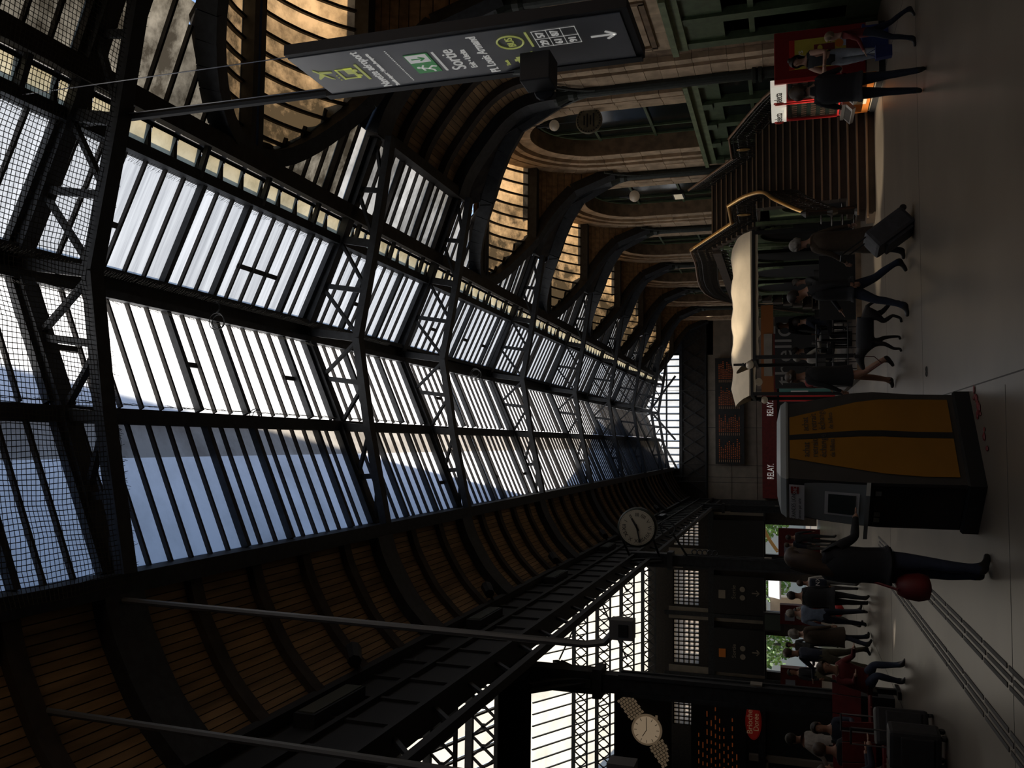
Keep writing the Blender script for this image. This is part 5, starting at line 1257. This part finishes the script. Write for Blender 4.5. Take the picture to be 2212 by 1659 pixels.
def person(name, label, loc, face_deg, h=1.70, top='c_black', pants='c_jeans', skin='skin', hair='hair_dark', shoe='shoe', legs=((0, 0), (0, 0)),
           arms=((0, 8, 12), (0, 8, 12)), lean=0, head_tilt=0, seat=None, long_hair=0, coat=None, bare_legs=False, short_sleeve=False, fat=1.0, group='travellers', bun=False, spread=.09):
    """face_deg: compass heading the person faces, 0 = +Y (away), 90 = +X; legs: (hip forward, knee flex); arms: (forward, sideways, elbow)"""
    R = math.radians; k = h / 1.70
    V = []; RA = []; E = []; TG = []; roots = set()
    def add(p, r, par=None, tg='top', root=False):
        V.append(Vector(p)); RA.append((r[0] * fat, r[1] * fat) if isinstance(r, tuple) else r * (fat if r > .05 else 1)); i = len(V) - 1
        if par is not None: E.append((par, i))
        TG.append(tg)
        if root: roots.add(i)
        return i
    sl, cl_ = math.sin(R(lean)), math.cos(R(lean))
    up = lambda z, y=0: Vector((0, y * cl_ + z * sl, z * cl_ - y * sl))   # along the leaning trunk, from the pelvis
    pel = add((0, 0, 0), (.150, .115), None, 'pants', True)
    sp = add(up(.19), (.130, .095), pel); ch = add(up(.37), (.165, .110), sp); nk = add(up(.50), (.095, .075), ch, 'top')
    ht = R(lean * .5 + head_tilt); hd = lambda z, y=0: V[nk] + Vector((0, y * math.cos(ht) + z * math.sin(ht), z * math.cos(ht) - y * math.sin(ht)))
    n2 = add(hd(.07), .052, nk, 'skin'); h1 = add(hd(.14, .015), (.066, .075), n2, 'skin'); h2 = add(hd(.21, .012), (.080, .096), h1, 'skin'); h3 = add(hd(.275, .005), (.055, .062), h2, 'skin')
    low = 0
    for s, (hip, knee) in zip((-1, 1), legs):
        hp = add((s * .088, 0, -.05), .098, pel, 'pants')
        a = R(hip); kn = V[hp] + Vector((s * (spread - .088) * .5, .41 * math.sin(a), -.41 * math.cos(a)))
        mid = add((V[hp] + kn) / 2, .082, hp, 'pants'); ki = add(kn, .058, mid, 'shin' if bare_legs else 'pants')
        b = R(hip - knee); an = kn + Vector((s * (spread - .088) * .5, .40 * math.sin(b), -.40 * math.cos(b)))
        ca = add(kn + (an - kn) * .35 + Vector((0, -.012, 0)), .056, ki, 'shin' if bare_legs else 'pants'); ai = add(an, .040, ca, 'shin' if bare_legs else 'pants')
        hl = add(an + Vector((0, -.035, -.035)), .034, ai, 'shoe')
        fd = Vector((0, math.cos(b * .5), math.sin(b * .5))) if seat is None else Vector((0, 1, 0))
        to = add(an + fd * .10 + Vector((s * .012, 0, -.045)), .036, ai, 'shoe'); t2 = add(an + fd * .17 + Vector((s * .018, 0, -.052)), .027, to, 'shoe')
        low = min(low, an.z - .078)
    hands = []
    for s, (fw, sd, el) in zip((-1, 1), arms):
        sh = add(V[ch] + Vector((s * .155, 0, .07 * cl_)), .072, ch)
        a = R(fw); d = R(sd); dirv = Vector((s * math.sin(d), math.sin(a) * math.cos(d), -math.cos(a) * math.cos(d)))
        eb = V[sh] + Vector((s * .03, 0, -.01)) + dirv * .27
        ei = add(eb, .044, sh, 'skin' if short_sleeve else 'top')
        side = 0
        if isinstance(el, tuple): el, side = el
        a2 = R(fw + el); d2 = R(sd * .4 - side); dir2 = Vector((s * math.sin(d2), math.sin(a2) * math.cos(d2), -math.cos(a2) * math.cos(d2)))
        wr_ = eb + dir2 * .24; fm = add(eb + dir2 * .09, .041, ei, 'skin' if short_sleeve else 'top')
        wi = add(wr_, .029, fm, 'skin' if short_sleeve else 'top'); pm = add(wr_ + dir2 * .055, (.040, .022), wi, 'skin')
        lat = Vector((0, 1, 0)) if abs(dir2.y) < .7 else Vector((-s, 0, 0)); lat = (lat - dir2 * lat.dot(dir2)).normalized(); bend = Vector((-s, 0, 0)) - dir2 * (-s * dir2.x)
        for fi in range(4):
            b0 = wr_ + dir2 * .075 + lat * (.027 - .018 * fi); L_ = (.062, .072, .068, .052)[fi]
            i0 = add(b0 - dir2 * .02, .0095, None, 'skin', True); i1 = add(b0 + dir2 * L_ * .55, .0088, i0, 'skin'); add(b0 + dir2 * L_ * .95 + bend * .02, .0075, i1, 'skin')
        i0 = add(wr_ + dir2 * .03 + lat * .02, .0105, None, 'skin', True); i1 = add(wr_ + dir2 * .06 + lat * .045 + bend * .008, .0095, i0, 'skin'); add(wr_ + dir2 * .095 + lat * .05 + bend * .018, .008, i1, 'skin')
    zoff = -low if seat is None else seat / k + .10
    root = thing(name, label, 'person', (loc[0], loc[1], loc[2] if len(loc) > 2 else 0), group, rz=-R(face_deg))
    V2 = [(v + Vector((0, 0, zoff))) * k for v in V]; RA2 = [(r[0] * k, r[1] * k) if isinstance(r, tuple) else r * k for r in RA]
    tmp = skin_obj('body', V2, RA2, E, roots, 1)
    ML = {'top': top, 'pants': pants, 'skin': skin, 'shin': skin, 'shoe': shoe}; keys = list(ML)
    segs = [(V2[a], V2[b], TG[b]) for a, b in E]
    def done(me):
        for q in keys: me.materials.append(MATS[ML[q]])
        idx = []
        for p in me.polygons:
            c = p.center; best = 9; bt = 'top'
            for a, b, tg in segs:
                d = b - a; t = max(0, min(1, (c - a).dot(d) / max(d.length_squared, 1e-9))); dist = (c - a - d * t).length_squared
                if dist < best: best = dist; bt = tg
            idx.append(keys.index(bt))
        me.polygons.foreach_set('material_index', idx)
        me.polygons.foreach_set('use_smooth', [True] * len(me.polygons))
        link('body', me, root)
    BAKE.append((tmp, done))
    # head details
    hc = V2[h2]; fy = Vector((0, math.cos(ht), -math.sin(ht))); fz = Vector((0, math.sin(ht), math.cos(ht))); fxv = Vector((1, 0, 0))
    P = lambda x, y, z: hc + (fxv * x + fy * y + fz * z) * k
    fm_ = MB()
    fm_.add([P(-.014, .086, -.025), P(.014, .086, -.025), P(0, .092, .018), P(0, .113, -.022), P(0, .088, -.035)], [(0, 1, 3), (0, 3, 2), (1, 2, 3), (0, 4, 3), (4, 1, 3)])
    for s in (-1, 1): fm_.ell(P(s * .080, .0, -.012), (.012 * k, .020 * k, .030 * k), 6, 5)
    fm_.ell(P(0, .083, -.062), (.022 * k, .010 * k, .007 * k), 6, 4)
    fm_.build('face', skin, root, local=True)
    ey = MB()
    for s in (-1, 1): ey.ell(P(s * .030, .084, .008), (.012 * k, .007 * k, .006 * k), 6, 4)
    ey.build('eyes', 'eye', root, local=True)
    # hair: a cap over the skull, open at the face, optionally hanging to the shoulders
    rows = []; nu, nv = 16, 7
    for j in range(nv + 1):
        row = []
        for i in range(nu + 1):
            t = 2 * pi * i / nu; front = max(0, math.cos(t))
            lo_ = -.86 + 1.36 * front ** .6
            el = pi / 2 - (pi / 2 - lo_) * j / nv
            row.append(P(.094 * math.cos(el) * math.sin(t) * 1.04, .112 * math.cos(el) * math.cos(t) - .008, .108 * math.sin(el) + .022))
        rows.append(row)
    hm = MB().grid(rows)
    if long_hair:
        L_ = long_hair; rr_ = []
        for j in range(8):
            q = j / 7; z = .05 - q * L_; wdt = .095 + .03 * math.sin(pi * min(1, q * 1.3)) - .02 * q; row = []
            for i in range(11):
                t = pi * (.08 + .84 * i / 10); row.append(P(-wdt * math.cos(t) * 1.05, -.02 - (.10 + .015 * math.sin(q * 3) + .01 * (i % 2)) * math.sin(t), z - .01 * (i % 3)))
            rr_.append(row)
        hm.grid(rr_)
        back = [[p + fy * .07 * k for p in r] for r in rr_]; hm.grid(back)
        for a_, b_ in zip(rr_[-1][:-1], rr_[-1][1:]): hm.add([a_, b_, b_ + fy * .07 * k, a_ + fy * .07 * k], [(0, 1, 2, 3)])
    if bun: hm.ell(P(0, -.08, .11), (.05 * k, .05 * k, .045 * k), 8, 6)
    hm.build('hair', hair, root, local=True, smooth=True, fix=False)
    if coat:
        hem, cm, wid = coat; rows = []
        lv = [(.46, .12, .095), (.40, .195, .13), (.28, .20, .145), (.12, .185, .145), (0, .19, .15), (-.12, .20, .16), (-hem * .7, .205 * wid, .17 * wid), (-hem, .21 * wid, .18 * wid)]
        for (z, a, b) in lv:
            c = (V[pel] + up(z) if z > 0 else Vector((0, z * 0, z))) + Vector((0, 0, zoff)); c = c * k
            rows.append([c + Vector((a * math.cos(t) * k * fat, b * math.sin(t) * k * fat, .008 * math.sin(3 * t))) for t in [2 * pi * i / 18 for i in range(19)]])
        MB().grid(rows).build('coat', cm, root, local=True, smooth=True, fix=False)
    root['zo'] = zoff * k; root['kk'] = k
    return root

SIT = ((82, 86), (80, 84))
p1 = person('person', 'long-haired woman in a dark jacket and jeans standing at the ticket kiosk screen', (-1.06, 8.42), 42, 1.62, 'c_black', 'c_jeans', 'skin_pale', 'hair_brown', legs=((4, 5), (-3, 3)), arms=((5, 12, 20), (30, 8, 55)), long_hair=.38, coat=(.10, 'c_black', 1.0), head_tilt=12)
b1 = thing('handbag', 'dark red handbag hanging from the arm of the woman at the kiosk', 'bag', (-1.22, 8.36, .5))
MB().lathe([(.04, -.15), (.105, -.13), (.125, -.05), (.11, .05), (.075, .12), (.05, .13)], (-1.22, 8.36, .62), 14).build('body', 'red_dark', b1, smooth=True); MB().tube([(-1.24, 8.28, .74), (-1.20, 8.38, .92), (-1.20, 8.46, .74)], .012, 5).build('strap', 'red_dark', b1)
person('person', 'woman in a long black coat with hands in front, waiting before the vending machines', (4.48, 11.34), 22, 1.53, 'c_black', 'c_navy', 'skin_pale', 'hair_brown', legs=((6, 4), (-5, 6)), arms=((25, 12, 50), (25, 12, 50)), long_hair=.16, coat=(.14, 'c_black', 1.0), head_tilt=18, spread=.13)
person('person', 'woman in a black top and pale jeans with folded arms beside the crisps poster', (6.40, 14.85), 232, 1.50, 'c_black', 'c_lightjeans', 'skin_pale', 'hair_dark', 'shoe_white', legs=((8, 4), (-4, 10)), arms=((25, 6, (75, 62)), (28, 6, (70, 66))), long_hair=.20, bun=True, short_sleeve=True)
person('person', 'fair-haired child in a red hoodie walking past the vending machines', (5.42, 11.9), -70, 1.10, 'c_redhoodie', 'c_navy', 'skin_pale', 'hair_blond', legs=((22, 12), (-20, 14)), arms=((30, 10, 35), (-15, 10, 20)))
bg_ = thing('shopping_bag', 'small blue bag in the hand of the child in the red hoodie', 'bag', (5.15, 11.95, .3))
MB().prism([(5.06, 11.86, .30), (5.20, 11.86, .30), (5.22, 11.86, .50), (5.04, 11.86, .50)], (0, .1, 0)).build('body', 'c_royal', bg_); MB().tube([(5.08, 11.9, .5), (5.13, 11.91, .60), (5.18, 11.9, .5)], .006, 4).build('handle', 'c_royal', bg_)
person('person', 'grey-haired woman in a long brown coat pulling a grey suitcase', (2.95, 13.2), -38, 1.55, 'c_brown', 'c_black', 'skin_pale', 'hair_grey', legs=((16, 8), (-16, 10)), arms=((15, 10, 25), (-12, 14, 6)), coat=(.42, 'c_brown', 1.12), head_tilt=8, long_hair=.10)
sc1 = thing('suitcase', 'grey soft suitcase tilted on its wheels behind the woman in the brown coat', 'suitcase', (2.98, 12.72, .04))
sc1.rotation_euler = (0, math.radians(-38), math.radians(12)); sc1.location = (3.12, 12.66, .02)
MB().rbox(-.15, .15, -.21, .21, .06, .66, .05).build('body', mat('case_grey', (.05, .05, .055), .7, var=.2, scale=12), sc1, local=True); MB().rbox(-.19, -.14, -.17, .17, .12, .54, .02).build('pocket', 'case_grey', sc1, local=True)
for x in (-.15, .15): MB().lathe([(.04, -.02), (.045, -.01), (.045, .01), (.04, .02)], (.12, x, .045), 10, 'y').build('wheel', 'black', sc1, local=True); MB().tube([(.11, x * .7, .6), (.11, x * .7, 1.05)], .011, 5).build('handle_rod', 'black', sc1, local=True)
MB().tube([(.11, -.105, 1.05), (.11, .105, 1.05)], .016, 6).build('handle', 'black', sc1, local=True)
person('person', 'man in a black jacket and blue jeans striding beside the woman with the suitcase', (2.22, 13.05), -80, 1.62, 'c_black', 'c_jeans', 'skin', 'hair_dark', legs=((24, 10), (-22, 14)), arms=((-18, 10, 20), (22, 10, 35)), fat=1.12, head_tilt=20, coat=(.12, 'c_black', 1.0))
person('person', 'bare-legged person in a short black dress walking the black dog', (1.12, 14.72), -50, 1.62, 'c_black', 'c_black', 'skin', 'hair_brown', legs=((-20, 22), (14, 4)), arms=((10, 8, 15), (35, 8, 30)), bare_legs=True, coat=(.24, 'c_black', 1.0), head_tilt=5, long_hair=.08)

# dog on a lead
dg = thing('dog', 'black dog in a coat walking on a lead towards the left', 'dog', (1.72, 13.95, 0), rz=math.radians(-12))
dv = [(.28, 0, .50), (.05, 0, .49), (-.18, 0, .50), (-.30, 0, .56), (-.40, 0, .60), (-.50, 0, .56), (-.58, 0, .53)]
dr = [(.10, .10), (.105, .115), (.11, .125), (.085, .08), (.082, .078), (.05, .045), (.033, .03)]
de = [(i, i + 1) for i in range(6)]
def leg(par, x, y, fwd, hind):
    i = len(dv)
    if hind: pts = [((x - .02), y, .36, .062), (x - .06 + fwd, y, .26, .042), (x + .05 + fwd * 1.4, y, .14, .026), (x + .02 + fwd * 1.7, y, .03, .022), (x - .05 + fwd * 1.7, y, .018, .022)]
    else: pts = [(x, y, .36, .05), (x + .03 + fwd * .5, y, .24, .034), (x + fwd, y, .12, .024), (x + fwd, y, .03, .022), (x - .05 + fwd, y, .018, .022)]
    for q in pts: dv.append(q[:3]); dr.append((q[3], q[3]))
    de.append((par, i)); de.extend((i + k, i + k + 1) for k in range(4))
leg(0, .26, -.07, -.05, True); leg(0, .26, .07, .09, True); leg(2, -.17, -.06, -.09, False); leg(2, -.17, .06, .08, False)
i = len(dv); dv += [(.38, 0, .49), (.44, 0, .40), (.46, 0, .30)]; dr += [(.03, .03), (.022, .022), (.012, .012)]; de += [(0, i), (i, i + 1), (i + 1, i + 2)]
tmp = skin_obj('dog_body', dv, dr, de, {1}, 1)
def dog_done(me):
    me.materials.append(MATS['dog_fur']); me.polygons.foreach_set('use_smooth', [True] * len(me.polygons)); link('body', me, dg)
mat('dog_fur', (.014, .012, .011), .8, var=.3, scale=40)
BAKE.append((tmp, dog_done))
for s in (-1, 1): MB().prism([(-.40, s * .055, .66), (-.35, s * .08, .66), (-.37, s * .105, .555)], (.02, 0, 0)).build('ear', 'dog_fur', dg, local=True)
rows = [[(x, .135 * math.cos(t) * w_, .49 + .145 * math.sin(t) * w_) for t in [-.5 + (pi + 1.0) * i / 12 for i in range(13)]] for x, w_ in ((.22, .95), (.05, 1.02), (-.15, 1.05), (-.24, .98))]
MB().grid(rows).build('dog_coat', 'c_black', dg, local=True, smooth=True, fix=False)
ld = thing('dog_lead', 'thin red lead running from the dog to its walker', 'lead', (1.4, 14.2, .3))
MB().tube([(1.36, 14.05, .60), (1.36, 14.12, .38), (1.28, 14.3, .26), (1.18, 14.5, .40), (1.10, 14.62, .78)], .007, 5).build('strap', 'red_dark', ld)

# travellers by the exits, left
G2 = 'travellers by the left colonnade'
person('person', 'man in black seen from behind with a black shoulder bag, nearest the clock column', (-3.28, 20.2), 8, 1.62, 'c_black', 'c_black', 'skin', 'hair_dark', legs=((6, 4), (-8, 10)), group=G2, fat=1.15, coat=(.20, 'c_black', 1.1))
person('person', 'balding man in a pale blue shirt walking beside the man in black', (-3.74, 20.6), -20, 1.66, 'c_blueshirt', 'c_navy', 'skin_pale', 'hair_grey', legs=((16, 6), (-18, 12)), group=G2)
person('person', 'grey-haired person in a brown knee-length coat in the left crowd', (-4.02, 19.8), 30, 1.62, 'c_brown', 'c_navy', 'skin_pale', 'hair_grey', legs=((16, 6), (-16, 10)), coat=(.36, 'c_brown', 1.15), long_hair=.14, group=G2)
person('person', 'man in a dark blue jacket turned sideways behind the brown coat', (-4.50, 20.1), -70, 1.72, 'c_navy', 'c_khaki', 'skin', 'hair_brown', legs=((12, 6), (-10, 8)), arms=((40, 8, 50), (30, 8, 60)), group=G2, fat=1.1)
person('person', 'young person in a white shirt with a dark backpack near the black column', (-3.42, 23.0), 5, 1.40, 'c_white', 'c_grey', 'skin', 'hair_brown', legs=((8, 4), (-8, 6)), group=G2)
bp = thing('backpack', 'dark backpack with white letters on the back of the white-shirted traveller', 'backpack', (-3.42, 22.8, .8))
q = MB().rbox(-3.58, -3.26, 22.72, 22.88, .75, 1.15, .05).build('body', 'c_navy', bp); text('lettering', 'IRNX', 'white', q, (-3.54, 22.71, .92), (1, 0, 0), (0, 0, 1), .14)
person('person', 'person in a pink patterned top with a red bag in the left crowd', (-3.95, 22.0), 100, 1.50, 'c_pink', 'c_grey', 'skin', 'hair_dark', legs=((12, 6), (-12, 10)), group=G2)
rb = thing('travel_bag', 'small bright red travel bag held in the left crowd', 'bag', (-3.8, 21.7, .35))
MB().ell((-3.80, 21.72, .55), (.15, .09, .13), 12, 8).build('body', 'red_bright', rb, smooth=True); MB().tube([(-3.9, 21.72, .66), (-3.8, 21.72, .80), (-3.7, 21.72, .66)], .012, 5).build('handle', 'red_bright', rb)
person('person', 'person in a white top standing behind the red bench', (-5.15, 16.4), -60, 1.66, 'c_white', 'c_black', 'skin', 'hair_dark', group=G2, arms=((30, 8, 40), (20, 8, 40)))
person('person', 'far traveller in dark clothes standing under the left exit', (-7.1, 33.0), 190, 1.70, 'c_grey', 'c_black', 'skin', 'hair_dark', group=G2)
person('person', 'far traveller in a light top near the middle exit', (-5.6, 31.0), 170, 1.68, 'c_white', 'c_jeans', 'skin', 'hair_brown', group=G2, legs=((12, 6), (-12, 8)))
person('person', 'far traveller in dark clothes near the exit behind the clock column', (-3.3, 33.0), 10, 1.66, 'c_black', 'c_black', 'skin', 'hair_dark', group=G2)
person('person', 'far traveller in a navy jacket farthest back by the first exit', (-3.9, 36.0), 30, 1.72, 'c_navy', 'c_grey', 'skin', 'hair_brown', group=G2)
person('person', 'far traveller in a dark top between the exits and the bench', (-6.6, 27.0), 120, 1.65, 'c_black', 'c_khaki', 'skin', 'hair_dark', group=G2, legs=((10, 6), (-10, 8)))

# red benches with seated people
def bench(x0, x1, y, face, label):
    t = thing('slat_bench', label, 'bench', ((x0 + x1) / 2, y, 0), 'red slatted benches')
    n = 7
    for i in range(n): a = x0 + (x1 - x0) * i / n; MB().box(a + .01, a + (x1 - x0) / n - .01, y - .22, y + .22, .42, .45).build('seat_slat', 'red_dark', t)
    for i in range(n):
        a = x0 + (x1 - x0) * i / n; yb = y - .25 * face
        MB().prism([(a + .01, yb, .55), (a + (x1 - x0) / n - .01, yb, .55), (a + (x1 - x0) / n - .01, yb - .10 * face, .98), (a + .01, yb - .10 * face, .98)], (0, .025, 0)).build('back_slat', 'red_dark', t)
    for x in (x0 + .1, (x0 + x1) / 2, x1 - .1):
        MB().box(x - .03, x + .03, y - .25, y + .25, .34, .42).build('bracket', 'black', t); MB().box(x - .04, x + .04, y - .05, y + .05, 0, .36).box(x - .06, x + .06, y - .24, y + .24, 0, .05).build('leg', 'black', t)
        MB().beam((x, y - .24 * face, .4), (x, y - .36 * face, 1.0), .04, .04).build('back_post', 'black', t)
    return t
bench(-5.9, -3.75, 15.1, -1, 'farther red slatted bench, its back to the departure board')
bench(-5.6, -3.7, 13.1, 1, 'nearer red slatted bench with a backpack-wearer at its end')
G3 = 'people sitting on the red benches'
person('person', 'person in a dark red jacket sitting at the bench end, leaning forward', (-3.62, 14.72), 140, 1.60, 'c_redcoat', 'c_jeans', 'skin_pale', 'hair_brown', legs=((78, 70), (74, 96)), arms=((45, 8, 45), (45, 8, 45)), lean=32, seat=.45, group=G3, fat=1.1, coat=(.05, 'c_redcoat', 1.05), long_hair=.14)
person('person', 'dark-haired seated person in navy on the farther bench', (-4.45, 14.85), 180, 1.62, 'c_navy', 'c_black', 'skin', 'hair_dark', legs=SIT, arms=((30, 8, 60), (30, 8, 60)), seat=.45, group=G3)
person('person', 'brown-haired seated person on the nearer bench seen from behind', (-4.25, 13.2), 5, 1.64, 'c_black', 'c_black', 'skin', 'hair_brown', legs=SIT, arms=((30, 8, 60), (30, 8, 60)), seat=.45, group=G3)
person('person', 'seated person in a pale grey shirt on the nearer bench', (-4.85, 13.2), -10, 1.62, 'c_white', 'c_black', 'skin', 'hair_brown', legs=SIT, arms=((30, 8, 60), (30, 8, 60)), seat=.45, group=G3)
person('person', 'seated man in dark clothes with a backpack at the left picture corner', (-4.0, 11.1), 60, 1.66, 'c_navy', 'c_black', 'skin', 'hair_brown', legs=SIT, arms=((35, 8, 60), (35, 8, 60)), seat=.46, lean=14, group=G3, fat=1.15)
st2 = thing('bench_block', 'dark red padded seat block under the man with the backpack', 'seat', (-4.05, 11.1, 0))
MB().rbox(-4.5, -3.55, 10.75, 11.5, .08, .46, .04).build('cushion', 'red_dark', st2); MB().box(-4.4, -3.65, 10.85, 11.4, 0, .08).build('base', 'black', st2)
def black_case(x, y, rz, h, label):
    t = thing('suitcase', label, 'suitcase', (x, y, 0), 'black suitcases by the bench', rz=rz)
    MB().rbox(-.22, .22, -.14, .14, .06, h, .045).build('body', 'case_black', t, local=True); MB().rbox(-.18, .18, -.17, -.13, .14, h - .12, .015).build('pocket', 'case_black', t, local=True)
    for x_ in (-.17, .17): MB().lathe([(.03, -.02), (.035, 0), (.03, .02)], (x_, -.08, .035), 10, 'x').build('wheel', 'black', t, local=True); MB().lathe([(.03, -.02), (.035, 0), (.03, .02)], (x_, .08, .035), 10, 'x').build('wheel', 'black', t, local=True)
    for x_ in (-.1, .1): MB().tube([(x_, .10, h), (x_, .10, h + .38)], .009, 5).build('handle_rod', 'steel', t, local=True)
    MB().tube([(-.1, .10, h + .38), (.1, .10, h + .38)], .014, 6).build('handle', 'black', t, local=True)
mat('case_black', (.02, .02, .022), .6, var=.2, scale=15)
black_case(-3.42, 11.75, .3, .66, 'black suitcase with raised chrome handle beside the nearer bench')
black_case(-3.35, 10.85, -.2, .60, 'black suitcase in front of the seated man with the backpack')

# cafe guests
G4 = 'cafe guests under the canopies'
for k, (x, y, f_, tp, hr, lab) in enumerate(((2.15, 22.3, 60, 'c_white', 'hair_grey', 'cafe guest in a pale top at the railing corner'), (3.05, 22.4, -60, 'c_navy', 'hair_dark', 'cafe guest in navy between the front tables'), (1.75, 24.4, 20, 'c_pink', 'hair_brown', 'cafe guest in a pink top at the back left table'), (2.6, 25.0, -90, 'c_black', 'hair_dark', 'cafe guest in black at the back table'), (4.1, 22.7, -100, 'c_grey', 'hair_grey', 'grey-haired cafe guest at the right end of the front row'))):
    person('person', lab, (x, y, .12), f_, 1.66, tp, 'c_black', 'skin_pale', hr, legs=SIT, arms=((30, 8, 70), (30, 8, 70)), seat=.46, group=G4)
person('person', 'waiter in black standing among the cafe tables', (3.2, 24.2, .12), 200, 1.72, 'c_black', 'c_black', 'skin', 'hair_dark', group=G4)

# ------------------------------------------------------------------ turn skinned bodies and lettering into plain meshes
bpy.context.view_layer.update()
dg_ = bpy.context.evaluated_depsgraph_get()
out = []
for tmp, done in BAKE:
    out.append((bpy.data.meshes.new_from_object(tmp.evaluated_get(dg_)), tmp, done))
fonts = [o for o in COL.objects if o.type == 'FONT']
fm = [(o, bpy.data.meshes.new_from_object(o.evaluated_get(dg_))) for o in fonts]
for me, tmp, done in out:
    me.materials.clear(); done(me); m0 = tmp.data; bpy.data.objects.remove(tmp); bpy.data.meshes.remove(m0)
for o, me in fm:
    if o.name in FIT and me.vertices:
        xs_ = [v.co.x for v in me.vertices]; q_ = FIT[o.name] / max(1e-6, max(xs_) - min(xs_))
        for v in me.vertices: v.co.x *= q_
    n = link(o.name.split('.')[0], me, o.parent); n.matrix_local = o.matrix_local.copy(); bpy.data.objects.remove(o)
for o in COL.objects:
    for kx in ('zo', 'kk'):
        if kx in o: del o[kx]
